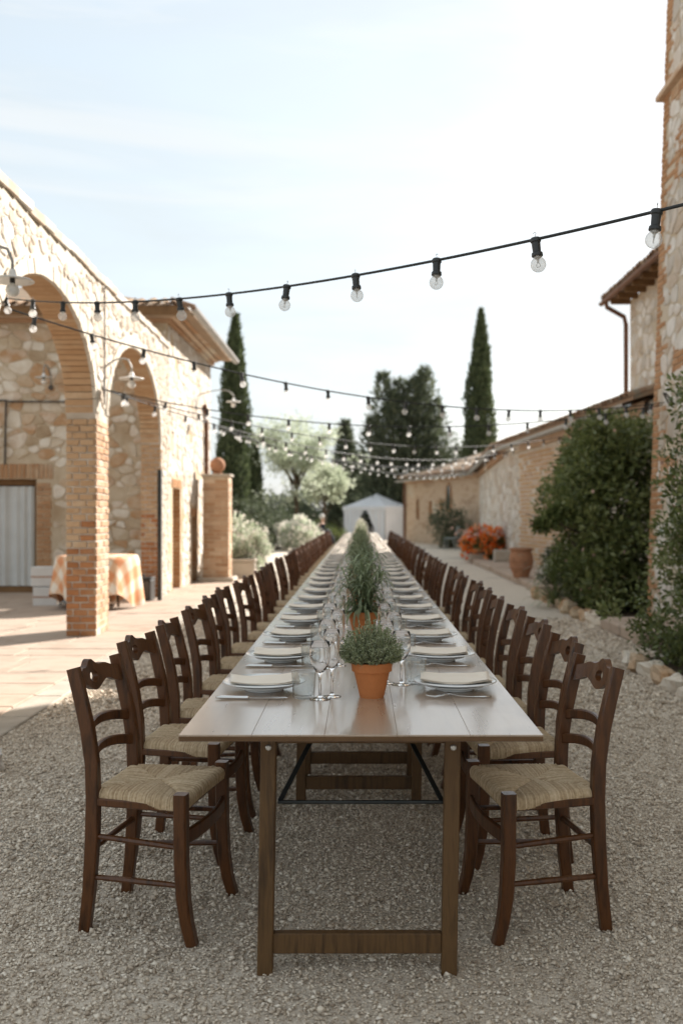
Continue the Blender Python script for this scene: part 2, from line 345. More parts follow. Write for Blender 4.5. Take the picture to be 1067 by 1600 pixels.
def stone_piece(poly, P, h, gap, rng):
    cx = sum(p[0] for p in poly)/len(poly); cy_ = sum(p[1] for p in poly)/len(poly)
    ch = []
    n = len(poly)
    for k in range(n):                                   # cut the corners once: rounder outline
        a, b = poly[k], poly[(k+1)%n]
        if math.hypot(a[0]-b[0], a[1]-b[1]) < .012: ch.append(((a[0]+b[0])/2, (a[1]+b[1])/2)); continue
        ch += [(a[0]*.76+b[0]*.24, a[1]*.76+b[1]*.24), (a[0]*.24+b[0]*.76, a[1]*.24+b[1]*.76)]
    def shrink(g):
        r = []
        for x, y in ch:
            dx, dy = x-cx, y-cy_; L = math.hypot(dx, dy) or 1; k = max(.25, 1-g/L); r.append((cx+dx*k, cy_+dy*k))
        return r
    m = len(ch)
    if m < 4: return None
    a, b = shrink(gap), shrink(gap+.016)
    v = [P(x, y, -.03) for x, y in a] + [P(x, y, h*.55) for x, y in a] + [P(x, y, h+rng.uniform(-.3,.3)*h) for x, y in b]
    v.append(P(cx, cy_, h*1.15))
    f = [(r*m+k, r*m+(k+1)%m, r*m+m+(k+1)%m, r*m+m+k) for r in range(2) for k in range(m)]
    f += [(2*m+k, 2*m+(k+1)%m, 3*m) for k in range(m)]
    return v, f
def stone_wall(parent, u0, u1, v0, v1, su, sv, P, ok, seed, h=.02, gap=.012, limit=300, mat='stone', name='stone'):
    rng = random.Random(seed); items = []
    for poly in cells(u0, u1, v0, v1, su, sv, rng):
        cu, cv = sum(p[0] for p in poly)/len(poly), sum(p[1] for p in poly)/len(poly)
        if not ok(cu, cv) or rng.random() < .06: continue
        for k in (1, .92, .82, .7, .58, .46):             # stones next to an edge are cut smaller
            q = [(cu+(x-cu)*k, cv+(y-cv)*k) for x, y in poly]
            if all(ok(x, y) for x, y in q): break
        else: continue
        poly = q
        if True:
            s = stone_piece(poly, P, h*rng.uniform(.6,1.4), gap*rng.uniform(.7,1.5), rng)
            if s: items.append(s)
    pieces(parent, items, name, mat, limit)
def brick_piece(u0, u1, v0, v1, P, h, rng, b=.005):
    j = lambda: rng.uniform(-.004, .004)
    h += rng.uniform(-.4,.4)*h; q = [(u0+j(),v0+j()),(u1+j(),v0+j()),(u1+j(),v1+j()),(u0+j(),v1+j())]
    cu, cv = (u0+u1)/2, (v0+v1)/2
    t = [(x+(b if x < cu else -b), y+(b if y < cv else -b)) for x, y in q]
    v = [P(x,y,-.03) for x,y in q]+[P(x,y,h-b) for x,y in q]+[P(x,y,h) for x,y in t]
    f = [(r*4+k, r*4+(k+1)%4, r*4+4+(k+1)%4, r*4+4+k) for r in range(2) for k in range(4)]+[(8,9,10,11)]
    return v, f
def brick_field(u0, u1, v0, v1, P, ok, rng, bl=.26, bh=.062, gap=.013, h=.008, skip=0.0):
    items = []; r = 0; v = v0
    while v+bh <= v1:
        u = u0-(bl+gap)*(.5*(r%2)+rng.uniform(0,.1))
        while u < u1:
            a, b = max(u,u0), min(u+bl, u1)
            if b-a > .05 and ok(a,v) and ok(b,v) and ok(a,v+bh) and ok(b,v+bh) and rng.random() >= skip:
                items.append(brick_piece(a, b, v, v+bh, P, h, rng))
            u += bl+gap
        v += bh+gap; r += 1
    return items

# ---- foliage
def leaf_mesh(name, C, D, L, W, mat, parent, loc=(0,0,0), fold=.25, shade=None, rng=RNG, curl=0.0):
    """C base points, D directions, L lengths, W widths: each leaf a folded kite of four points (two triangles sharing the midrib)"""
    n = len(C); D = D/np.maximum(1e-6, np.linalg.norm(D, axis=1))[:,None]
    R = rng.normal(size=(n,3)); S = np.cross(D, R); S /= np.maximum(1e-6, np.linalg.norm(S, axis=1))[:,None]
    U = np.cross(S, D); L = np.asarray(L).reshape(-1,1)*np.ones((n,1)); W = np.asarray(W).reshape(-1,1)*np.ones((n,1))
    mid = C + D*L*.5
    V = np.stack([C, mid+S*W*.5+U*W*fold, C+D*L - U*L*curl, mid-S*W*.5+U*W*fold], 1).reshape(-1,3)
    b = np.arange(n)*4; F = np.stack([np.stack([b,b+1,b+2],1), np.stack([b,b+2,b+3],1)],1).reshape(-1,3)
    sh = rng.random(n) if shade is None else shade
    o = np_mesh(name, V, F, mat, parent, loc, np.repeat(sh, 4)); o['kind'] = 'stuff'
    return o
def ball(n, rng=RNG):
    d = rng.normal(size=(n,3)); return d/np.linalg.norm(d, axis=1)[:,None]
# ================================================================ the ground
def sheet(name, pts, z, mat, kind='structure'):
    g = G(); g.add([(x,y,z) for x,y in pts], [tuple(range(len(pts)))]); o = g.obj(name, mat); tag(o, kind=kind); return o
sheet('gravel_ground', [(-900,-30),(900,-30),(900,1500),(-900,1500)], 0.0, 'gravel_ground')

def loose_gravel():
    V, F, S = [], [], []
    off = 0
    oct_v = np.array([(1,0,0),(-1,0,0),(0,1,0),(0,-1,0),(0,0,1),(0,0,-.6)], float)
    oct_f = np.array([(0,2,4),(2,1,4),(1,3,4),(3,0,4),(2,0,5),(1,2,5),(3,1,5),(0,3,5)])
    for d0, d1, dens, size in ((1.9,3.2,13500,.0046),(3.2,4.6,11500,.0050),(4.6,6.6,7500,.0062),(6.6,9.5,2100,.0105),(9.5,13,900,.0125)):
        xl, xr = -.44*d1-.1, .42*d1+.1
        n = int(dens*(d1-d0)*(xr-xl))
        y = RNG.uniform(d0, d1, n); x = RNG.uniform(xl, xr, n)
        keep = (np.abs(x) < .42*y+.35) & (x > -2.18) & (x < 2.85-.45*(y < 9.2))
        pat = .5+.25*np.sin(2.1*x+1.7*np.sin(1.3*y+.4))+.25*np.sin(1.9*y-1.4*x+2*np.sin(.9*x)); keep &= RNG.random(len(x)) < .62+.55*pat
        x, y = x[keep], y[keep]; n = len(x)
        s = size*np.exp(RNG.normal(0, .38, n)); s = np.minimum(s, size*2.6)
        sc = np.stack([s*RNG.uniform(.8,1.5,n), s*RNG.uniform(.6,1.1,n), s*RNG.uniform(.45,.85,n)],1)
        v = oct_v[None]*sc[:,None,:]*RNG.uniform(.7,1.25,(n,6,1)) + RNG.normal(0,.16,(n,6,3))*s[:,None,None]
        a = RNG.uniform(0, 2*pi, n); tl = RNG.normal(0,.35,n)
        c, t = np.cos(a)[:,None], np.sin(a)[:,None]; ct, st = np.cos(tl)[:,None], np.sin(tl)[:,None]
        y1, z1 = v[:,:,1]*ct - v[:,:,2]*st, v[:,:,1]*st + v[:,:,2]*ct
        X = v[:,:,0]*c - y1*t + x[:,None]; Y = v[:,:,0]*t + y1*c + y[:,None]
        Z = z1 + (s*RNG.uniform(-.1,.75,n))[:,None] + .002
        V.append(np.stack([X,Y,Z],2).reshape(-1,3)); F.append((oct_f[None]+ (off+np.arange(n)*6)[:,None,None]).reshape(-1,3)); off += n*6
        S.append(np.repeat(RNG.random(n), 6))
    o = np_mesh('loose_gravel', np.concatenate(V), np.concatenate(F), 'gravel_stone', shade=np.concatenate(S))
    tag(o, 'loose crushed pale gravel spread under the chairs and table', 'gravel', kind='stuff')
loose_gravel()

# paving in front of and under the arcade: slabs, and a pale stone strip along its edge
pav = sheet('paving', [(-12,2.2),(-2.42,2.2),(-2.42,22.5),(-12,22.5)], 0.004, 'paving_joint')
def slabs():
    rng = random.Random(5); items = []; y = 2.3
    while y < 22:
        dy = rng.uniform(.42,.62); x = -2.43
        while x > -7.5:
            dx = rng.uniform(.5,.95); z = .017+rng.uniform(-.003,.003); g = .006
            v, f = G().box(x-dx+g, x-g, y+g, y+dy-g, .0, z, .004).v, G().box(0,1,0,1,0,1,.1).f
            items.append((v, f)); x -= dx
        y += dy
    pieces(pav, items, 'paving_slab', 'paving', 300)
    items = []; y = 2.3
    while y < 16:
        dy = rng.uniform(.5,.8); items.append((G().box(-2.41, -2.2+rng.uniform(-.015,.01), y, y+dy-.012, 0, .021, .006).v, G().box(0,1,0,1,0,1,.1).f)); y += dy
    ks = link('edging_strip', None); ks.empty_display_size = .1; tag(ks, kind='structure')
    pieces(ks, items, 'edging_stone', 'kerb_stone', 60)
slabs()

# ================================================================ roof tiles
def tile(p, down, side, up, L=.42, r=.085, th=.014, n=6):
    v = []
    for e, (s, k) in enumerate(((0, .86), (L, 1.0))):
        for q, rr in enumerate((r*k, r*k-th)):
            for i in range(n+1):
                a = pi*i/n; v.append(tuple(p + down*s + side*(rr*cos(a)) + up*(rr*sin(a) - .02*s)))
    m = n+1; f = []
    for i in range(n):
        f += [(i, i+1, 2*m+i+1, 2*m+i), (m+i+1, m+i, 3*m+i, 3*m+i+1), (2*m+i, 2*m+i+1, 3*m+i+1, 3*m+i), (i+1, i, m+i, m+i+1)]
    f += [(0, 2*m, 3*m, m), (n, m+n, 3*m+n, 2*m+n)]
    return v, f
def tile_run(a, b, down, up, rows, rng, pitch=.2, lift=0.0):
    """rows of tiles along the eave a->b; down points out over the eave"""
    a, b = Vector(a), Vector(b); side = (b-a).normalized(); n = int((b-a).length/pitch); items = []
    for i in range(n):
        for r in range(rows):
            p = a + side*((i+.5)*pitch+rng.uniform(-.012,.012)) - down*(.42+r*.34+rng.uniform(-.02,.02)) + up*(.015+rng.uniform(0,.012)+lift)
            items.append(tile(p, down, (side+up*rng.uniform(-.04,.04)).normalized(), up))
    return items

# ================================================================ the arcade
def AX(y): return -(2.91+.06*(y-10.9))
def atop(y): return 3.9+.036*(y-7.46)
ARCH = ((9.1, 1.85, 2.47, 1.0), (13.85, 2.2, 2.5, 1.12))
TH = .32
def arcade():
    t = thing('stone_arcade', 'freestanding rubble stone wall with two round arches and a brick pier', 'arcade', (AX(11.3), 11.3, 0))
    b = Vector(t.location); g = G(); cols = []
    for (yc, a, zs, h) in ARCH:
        a2, h2 = a+.1, h+.1
        cols += [(yc-a, 0.0), (yc-a, zs)]
        for i in range(1, 40):
            y = yc - a*cos(pi*i/40); cols.append((y, zs+h2*sqrt(max(0, 1-((y-yc)/a2)**2))))
        cols += [(yc+a, zs), (yc+a, 0.0)]
    cols = [(5.6, 0.0)] + cols + [(16.88, 0.0)]
    R = lambda x, y, z: (x-b.x, y-b.y, z)
    for (y0, z0), (y1, z1) in zip(cols, cols[1:]):
        x0, x1 = AX(y0), AX(y1)
        if y1-y0 > 1e-6:
            g.add([R(x0,y0,z0),R(x1,y1,z1),R(x1,y1,atop(y1)),R(x0,y0,atop(y0)),R(x0-TH,y0,z0),R(x1-TH,y1,z1),R(x1-TH,y1,atop(y1)),R(x0-TH,y0,atop(y0))],
                  [(0,1,2,3),(5,4,7,6),(3,2,6,7),(1,0,4,5)])
        else:
            g.add([R(x0,y0,z0),R(x0,y0,z1),R(x0-TH,y0,z1),R(x0-TH,y0,z0)], [(0,1,2,3)])
    x, y = AX(5.6), 5.6; g.add([R(x,y,0),R(x-TH,y,0),R(x-TH,y,atop(y)),R(x,y,atop(y))], [(3,2,1,0)])
    g.obj('wall', 'mortar', t)
    rng = random.Random(3); vou = []
    for (yc, a, zs, h) in ARCH:                           # brick arch rings, right through the wall
        ts = np.linspace(0, pi, 400); pts = np.stack([yc-a*np.cos(ts), zs+h*np.sin(ts)],1)
        s = np.concatenate([[0], np.cumsum(np.hypot(*np.diff(pts,axis=0).T))]); n = int(s[-1]/.078)
        for i in range(n):
            q = []
            for e in (i+.06, i+.94):
                th = np.interp(e/n*s[-1], s, ts)
                for rr in (0, .15+rng.uniform(-.01,.01)): q.append((yc-(a+rr)*cos(th), zs+(h+rr)*sin(th)))
            pr = .010+rng.uniform(-.004,.006); v = []
            for w in (-.03, -TH-pr):
                v += [(AX(yy)+w, yy, zz) for yy, zz in (q[0], q[1], q[3], q[2])]
            vou.append((v, [(0,3,2,1),(4,5,6,7),(0,1,5,4),(1,2,6,5),(2,3,7,6),(3,0,4,7)]))
    pieces(t, vou, 'arch_brick', 'tan_brick', 200)
    ring = []
    for (yc, a, zs, h) in ARCH:                           # pale facing stones round each arch
        ts = np.linspace(0, pi, 400); pts = np.stack([yc-a*np.cos(ts), zs+h*np.sin(ts)],1)
        s = np.concatenate([[0], np.cumsum(np.hypot(*np.diff(pts,axis=0).T))]); e0 = 0.0
        while e0 < s[-1]-.05:
            e1 = min(s[-1], e0+rng.uniform(.07,.17)); q = []
            for e in (e0+.004, e1-.004):
                th = np.interp(e, s, ts)
                for rr in (0, .14+rng.uniform(-.03,.015)): q.append((yc-(a+rr)*cos(th), zs+(h+rr)*sin(th)))
            pr = .014+rng.uniform(-.005,.006); v = []
            for w in (pr, -.028): v += [(AX(yy)+w, yy, zz) for yy, zz in (q[0], q[1], q[3], q[2])]
            ring.append((v, [(0,3,2,1),(4,5,6,7),(0,1,5,4),(1,2,6,5),(2,3,7,6),(3,0,4,7)])); e0 = e1
    pieces(t, ring, 'arch_stone', 'pale_stone', 150)
    # brickwork of the pier between the arches and of the jambs
    pier = G(); pier_items = []
    y0, y1 = 10.95, 11.65; true = lambda u, v: True
    fx = lambda u, v, w: (AX(u)+w, u, v); fj = lambda y: (lambda u, v, w: (u, y-w, v))
    pier_items += brick_field(AX(y0)-TH, AX(y0)+.004, 0.02, 2.46, fj(y0), true, rng, bl=.15, h=.014)
    pieces(t, brick_field(y0-.004, y1, 0.02, 2.46, fx, true, rng, bl=.27, h=.012), 'face_brick', 'pale_brick', 150)  # sunlit pier face: overexposed sun put into the paler brick colour
    pier_items += brick_field(AX(16.05)-TH, AX(16.05)+.004, 0.02, 2.5, fj(16.05), true, rng, bl=.15, h=.012)
    zc_ = lambda it: sum(p[2] for p in it[0])/len(it[0])
    low = [zc_(i) < 1.1+rng.uniform(-.35,.35) for i in pier_items]
    pieces(t, [i for i, q in zip(pier_items, low) if q], 'brick', 'red_brick', 150)
    pieces(t, [i for i, q in zip(pier_items, low) if not q], 'brick', 'tan_brick', 150)
    def ok(y, z):
        if z > atop(y)-.1 or z < 0.02: return False
        if y0-.02 < y < y1+.02 and z < 2.5: return False
        for (yc, a, zs, h) in ARCH:
            if z >= zs and ((y-yc)/(a+.155))**2+((z-zs)/(h+.155))**2 < 1: return False
            if z < zs and yc-a-.03 < y < yc+a+.03: return False
        return True
    stone_wall(t, 5.65, 16.86, 0.0, 4.25, .155, .098, fx, ok, 21, h=.013, gap=.0045, limit=300, mat='stone_pale')
    cop = []; y = 5.62
    while y < 16.5:
        dy = rng.uniform(.24,.42); z = atop(y)-.06+rng.uniform(-.012,.02)
        v = [(AX(y)+dx+.0, yy, zz) for yy in (y, y+dy-.015) for zz in (z, z+.075) for dx in (.025, -TH-.02)]
        cop.append((v, [(0,1,3,2),(4,6,7,5),(0,2,6,4),(1,5,7,3),(2,3,7,6),(0,4,5,1)])); y += dy
    pieces(t, cop, 'coping_stone', 'stone', 60)
    # old cable running down the pier face
    p = G().tube([(AX(11.3)+.03-b.x, 0, z) for z in np.linspace(2.6,3.95,6)], .008, 6).obj('wall_cable', 'iron', t)
arcade()

# ================================================================ left house behind the arcade
HX, HY0, HY1, HZ = -3.28, 16.9, 21.7, 4.6
def house():
    t = thing('stone_house', 'rubble stone house behind the arcade with tiled eaves and a curtained door', 'house', (HX-2, HY0, 0))
    b = Vector(t.location); g = G(); rng = random.Random(9)
    def bx(x0,x1,y0,y1,z0,z1): g.box(x0-b.x,x1-b.x,y0-b.y,y1-b.y,z0,z1)
    for (y0,y1,z0) in ((HY0+.4,17.36,0),(17.36,18.1,1.81),(18.1,19.35,0),(19.35,19.9,1.3),(19.9,HY1,0)): bx(HX-.4,HX,y0,y1,z0,HZ)
    DX0, DX1, DZ = -6.7, -5.5, 1.95
    bx(-11,DX0,HY0,HY0+.4,0,HZ); bx(DX0,DX1,HY0,HY0+.4,DZ,HZ); bx(DX1,HX,HY0,HY0+.4,0,HZ)
    bx(-11,HX-.4,HY1-.3,HY1-.002,0,HZ)
    g.obj('wall', 'mortar_tan', t)
    f = lambda u, v, w: (u, HY0-w, v); s = lambda u, v, w: (HX+w, u, v)
    ok_f = lambda x, z: not (DX0-.3 < x < DX1+.27 and z < DZ+.29) and z < HZ-.02
    stone_wall(t, -8.3, HX-.02, 0.0, HZ, .25, .18, f, ok_f, 31, h=.016, gap=.008, limit=300, mat='stone_warm')  # stone's own tans and browns, warmed to put bounced light into the colour
    ok_s = lambda y, z: not (17.2 < y < 18.2 and z < 1.98) and not (19.2 < y < 20.0 and z < 1.46)
    stone_wall(t, HY0+.02, HY1-.02, 0.0, HZ, .24, .17, s, ok_s, 32, h=.014, gap=.006, limit=300, mat='stone_pale', name='side_stone')
    br = []
    br += brick_field(DX1+.01, DX1+.25, .02, DZ, f, lambda u,v: True, rng, bl=.24, h=.014)
    br += brick_field(DX0-.25, DX0-.01, .02, DZ, f, lambda u,v: True, rng, bl=.24, h=.014)
    u = DX0-.24
    while u < DX1+.24: br.append(brick_piece(u, u+.062, DZ+.01, DZ+.26, f, .014, rng)); u += .075
    for (ya, yb, zt) in ((17.36,18.1,1.81),(19.35,19.9,1.3)):  # openings in the side wall: brick far jamb and flat arch
        br += brick_field(HX-.4, HX-.005, .02, zt, (lambda yy: (lambda u,v,w: (u, yy-w, v)))(yb), lambda u,v: True, rng, bl=.2, h=.008)
        y = ya-.1
        while y < yb+.08: br.append(brick_piece(y, y+.06, zt+.01, zt+.16, s, .014, rng)); y += .073
    pieces(t, br, 'brick', 'brick', 260)
    # curtained glass door
    d = G().box(DX0-b.x, DX1-b.x, .2, .24, 0, DZ); dp = d.obj('door', 'dark_room', t)  # near-black panel, its colour stands in for the unlit room behind the curtain
    for (xa, xb, za, zb) in ((DX0,DX0+.08,0,DZ),(DX1-.08,DX1,0,DZ),(DX0+.08,DX1-.08,DZ-.1,DZ),(DX0+.08,DX1-.08,0,.12),(-6.13,-6.07,.12,DZ-.1)):
        G().box(xa-b.x, xb-b.x, .14, .195, za, zb, .006).obj('door_frame', 'eave_wood', dp)
    cg = G(); n = 70; xs = [DX0+.08+(DX1-DX0-.16)*i/n for i in range(n+1)]
    yv = [.16+.022*sin(i*.62+1.1*sin(i*.21))+.014*sin(i*.27+1) for i in range(n+1)]
    v = [(x-b.x, y*(1 if z else 1.05), z if z else .13) for z in (0, 1.0, DZ-.12) for x, y in zip(xs, yv)]
    cg.add(v, [(r*(n+1)+i, r*(n+1)+i+1, (r+1)*(n+1)+i+1, (r+1)*(n+1)+i) for r in range(2) for i in range(n)])
    c = cg.obj('curtain', 'curtain', t, (0,-.035,0), smooth=True)
    for (ya, yb, zt) in ((17.36,18.1,1.81),(19.35,19.9,1.3)):
        G().box(HX-.42-b.x, HX-.36-b.x, ya-b.y, yb-b.y, 0, zt).obj('side_door', 'eave_wood', t)
    # conduit on the front wall and brown pipe on the side wall
    G().tube([(-8-b.x,-.05,3.28),(-6.0-b.x,-.05,3.28),(-5.95-b.x,-.05,3.26),(-4.3-b.x,-.05,3.25)], .016, 6).obj('conduit', 'iron', t)
    G().tube([(-6.0-b.x,-.05,3.28),(-6.02-b.x,-.05,2.2)], .016, 6).obj('conduit', 'iron', t)
    G().tube([(HX+.06-b.x, 20.55-b.y, 3.6),(HX+.07-b.x,20.7-b.y,3.4),(HX+.07-b.x,20.75-b.y,.1)], .045, 8).obj('downpipe', 'copper_pipe', t)
    # brick cornice, soffit and hipped roof
    ex, ey = HX+.40, HY0-.38; ez = HZ+.2
    for k, (o_, z0, z1) in enumerate(((.08,HZ,HZ+.07),(.16,HZ+.07,HZ+.14),(.24,HZ+.14,HZ+.2))):
        g = G(); g.box(-11-b.x, HX+o_-b.x, HY0-o_-b.y, HY0+.3-b.y, z0, z1-.004); g.box(HX-.3-b.x, HX+o_-b.x, HY0+.3-b.y, HY1+.1-b.y, z0, z1-.004); g.obj('cornice', 'pale_brick', t)
    g = G(); z = ez; p = .34                              # roof pitch as rise per metre
    A = [(-11,ey,z),(ex,ey,z),(ex,HY1+.45,z),(-11,HY1+.45,z)]; yr = (ey+HY1+.45)/2; run = yr-ey
    B = [(ex-run,yr,z+run*p),(-11,yr,z+run*p)]
    v = [(x-b.x,y-b.y,zz) for x,y,zz in A+B]+[(x-b.x,y-b.y,zz-.05) for x,y,zz in A]
    g.add(v, [(0,1,4,5),(1,2,4),(2,3,5,4),(6,9,8,7),(0,6,7,1),(1,7,8,2),(2,8,9,3)])
    roof = g.obj('roof', 'roof_tile', t)
    G().box(-11-b.x, ex-.02-b.x, ey-.03-b.y, ey-.002-b.y, ez-.14, ez+.01).obj('fascia', 'eave_wood', t)
    upf = Vector((0,-p,1)).normalized(); dnf = Vector((0,-1,-p)).normalized(); ups = Vector((p,0,1)).normalized(); dns = Vector((1,0,-p)).normalized()
    it = tile_run((-8.6,ey-.06,ez-.01),(ex-.05,ey-.06,ez-.01), dnf, upf, 1, rng) + tile_run((ex+.06,ey+.1,ez-.01),(ex+.06,HY1+.45,ez-.01), dns, ups, 1, rng)
    for k in range(0): it.append(tile(Vector((ex-k*.36, ey+k*.36, ez+.06+k*.36*p)), Vector((1,-1,-p)).normalized(), Vector((1,1,0)).normalized(), Vector((0,0,1)), r=.1))
    pieces(t, it, 'roof_tile', 'roof_tile', 200)
    gx = ex+.1; sec = [(.075*cos(a), .075*sin(a)) for a in np.linspace(pi,2*pi,7)]+[(.066*cos(a), .066*sin(a)) for a in np.linspace(2*pi,pi,7)]
    G().sweep([(gx-b.x, ey-.05-b.y, ez-.01),(gx-b.x, HY1+.5-b.y, ez-.03)], sec).obj('gutter', 'zinc', t)
house()

# gate post with a terracotta ball
def gate_post():
    t = thing('gate_post', 'square brick gate post topped with an orange ball beside the house', 'gate post', (-2.87, 19.95, 0)); rng = random.Random(4); b = t.location
    G().box(-.25,.25,-.25,.25,0,2.1).obj('core', 'mortar_warm', t)
    it = []
    for (P, ) in (((lambda u,v,w: (b.x+u, b.y-.25-w, v)),), ((lambda u,v,w: (b.x+.25+w, b.y+u, v)),), ((lambda u,v,w: (b.x-.25-w, b.y-u, v)),)):
        it += brick_field(-.25,.25,.02,2.08,P,lambda u,v:True,rng,bl=.24,h=.008)
    pieces(t, it, 'brick', 'pale_brick', 260)
    G().box(-.29,.29,-.29,.29,2.1,2.15,.01).obj('cap', 'kerb_stone', t)
    G().lathe([(.1,2.15),(.11,2.17),(.07,2.19),(.09,2.2)],18).sphere((0,0,2.335),.155,20,12).obj('ball', 'old_terracotta', t, smooth=True)
    G().box(-.36,.36,-.36,.36,0,.1,.02).obj('plinth', 'kerb_stone', t)
gate_post()

# ================================================================ right side: tower, tall house, low outbuilding
TX = 3.5
def tower():
    t = thing('stone_tower', 'tall stone and brick tower wall rising out of the frame', 'tower', (TX+2, 8, 0)); b = Vector(t.location); rng = random.Random(12)
    H = 12.0; X = lambda z: TX+.033*z
    foot = [(0,0),(0,0)]
    g = G(); pl = lambda z: [(X(z)-b.x,0-b.y,z),(9-b.x,0-b.y,z),(9-b.x,15.2-b.y,z),(5.4-b.x,15.2-b.y,z),(X(z)-b.x,12.2-b.y,z)]
    g.add(pl(0)+pl(H), [(4,3,2,1,0),(5,6,7,8,9)]+[(k,(k+1)%5,(k+1)%5+5,k+5) for k in range(5)]); g.obj('wall', 'plaster', t)
    P = lambda u, v, w: (X(v)-w, u, v)
    q = []; z = .03; r = 0
    while z < 9.2:                                        # toothed brick corner
        L = rng.choice((.13,.13,.26,.2,.34)) if rng.random() < .8 else .5
        u = 12.2
        while u > 12.2-L: 
            q.append(brick_piece(max(u-.25,12.2-L), u-.012, z, z+.06, P, .012, rng)); u -= .262
        z += .073; r += 1
    for (u0,u1,z0,z1) in ((11.0,11.7,5.2,5.9),(10.9,11.5,3.0,3.3),(11.2,11.9,1.75,2.05),(10.9,11.9,6.2,6.42)):
        q += brick_field(u0,u1,z0,z1,P,lambda u,v: True,rng,h=.012)
    pieces(t, q, 'brick', 'brick', 300)
    stone_wall(t, 9.4, 11.95, .2, 9.0, .26, .19, P, lambda u,v: rng.random() > .035 and not (6.38 < v < 6.56), 44, h=.013, gap=.010, limit=260, mat='stone')
    G().sweep([(X(6.47)-.03-b.x, 12.28-b.y, 6.47),(X(6.47)-.03-b.x,0-b.y,6.47)], rrect(.12,.07,.01)).obj('string_course', 'pale_brick', t)
    G().tube([(X(2.65)-.02-b.x, 11.55-b.y, 2.64),(X(2.7)-.1-b.x,11.5-b.y,2.76),(X(2.7)-.12-b.x,11.35-b.y,2.74),(X(2.6)-.03-b.x,11.3-b.y,2.6)], .012, 6).obj('cable_hook', 'iron', t)
    # doorway recess edge near the ground
    G().box(X(1)-.035-b.x, X(1)-.004-b.x, 10.3-b.y, 10.42-b.y, 0, 1.6, .008).obj('door_jamb', 'kerb_stone', t)
tower()

def tall_house():
    x0, y0, y1, z1 = 5.4, 15.3, 20.0, 5.65
    t = thing('tall_house', 'plastered stone house with overhanging eave seen above the low roof', 'house', (x0+2, 18, 0)); b = Vector(t.location); rng = random.Random(13)
    G().box(x0-b.x, 9-b.x, y0-b.y, y1-b.y, 0, z1).obj('wall', 'plaster', t)
    stone_wall(t, 15.6, 19.95, 3.3, z1-.1, .27, .2, lambda u,v,w: (x0-w,u,v), lambda u,v: True, 45, h=.012, gap=.02, limit=200, mat='stone')
    p = .33; g = G(); ez = z1+.02; ex = x0-.42
    A = [(ex,y0,ez),(ex,y1+.4,ez),(9.3,y1+.4,ez+(9.3-ex)*p),(9.3,y0,ez+(9.3-ex)*p)]
    g.add([(x-b.x,y-b.y,z+.06) for x,y,z in A]+[(x-b.x,y-b.y,z) for x,y,z in A], [(0,1,2,3),(7,6,5,4),(0,4,5,1),(1,5,6,2),(2,6,7,3),(3,7,4,0)]); g.obj('roof', 'eave_wood', t)
    up = Vector((-p,0,1)).normalized(); dn = Vector((-1,0,-p)).normalized()
    pieces(t, tile_run((ex-.06,y1+.42,ez+.05),(ex-.06,y0,ez+.05),dn,up,3,rng), 'roof_tile', 'roof_tile', 100)
    y = y0+.3
    while y < y1+.35:
        G().box(ex+.03-b.x, x0+.0-b.x, y-.04-b.y, y+.04-b.y, ez-.1, ez+.02, .006).obj('rafter', 'eave_wood', t); y += .55
    G().sweep([(ex-.06-b.x,y0-b.y,ez),(ex-.06-b.x,y1+.42-b.y,ez)], [(.06*cos(a),.06*sin(a)) for a in np.linspace(pi,2*pi,7)]).obj('gutter', 'copper_pipe', t)
    G().tube([(ex-.04-b.x,y1+.1-b.y,ez-.05),(ex-.02-b.x,y1+.1-b.y,ez-.14),(x0-.1-b.x,y1+.08-b.y,ez-.34),(x0-.07-b.x,y1+.05-b.y,ez-.5),(x0-.07-b.x,y1+.05-b.y,2.6)], .05, 8).obj('downpipe', 'copper_pipe', t)
tall_house()

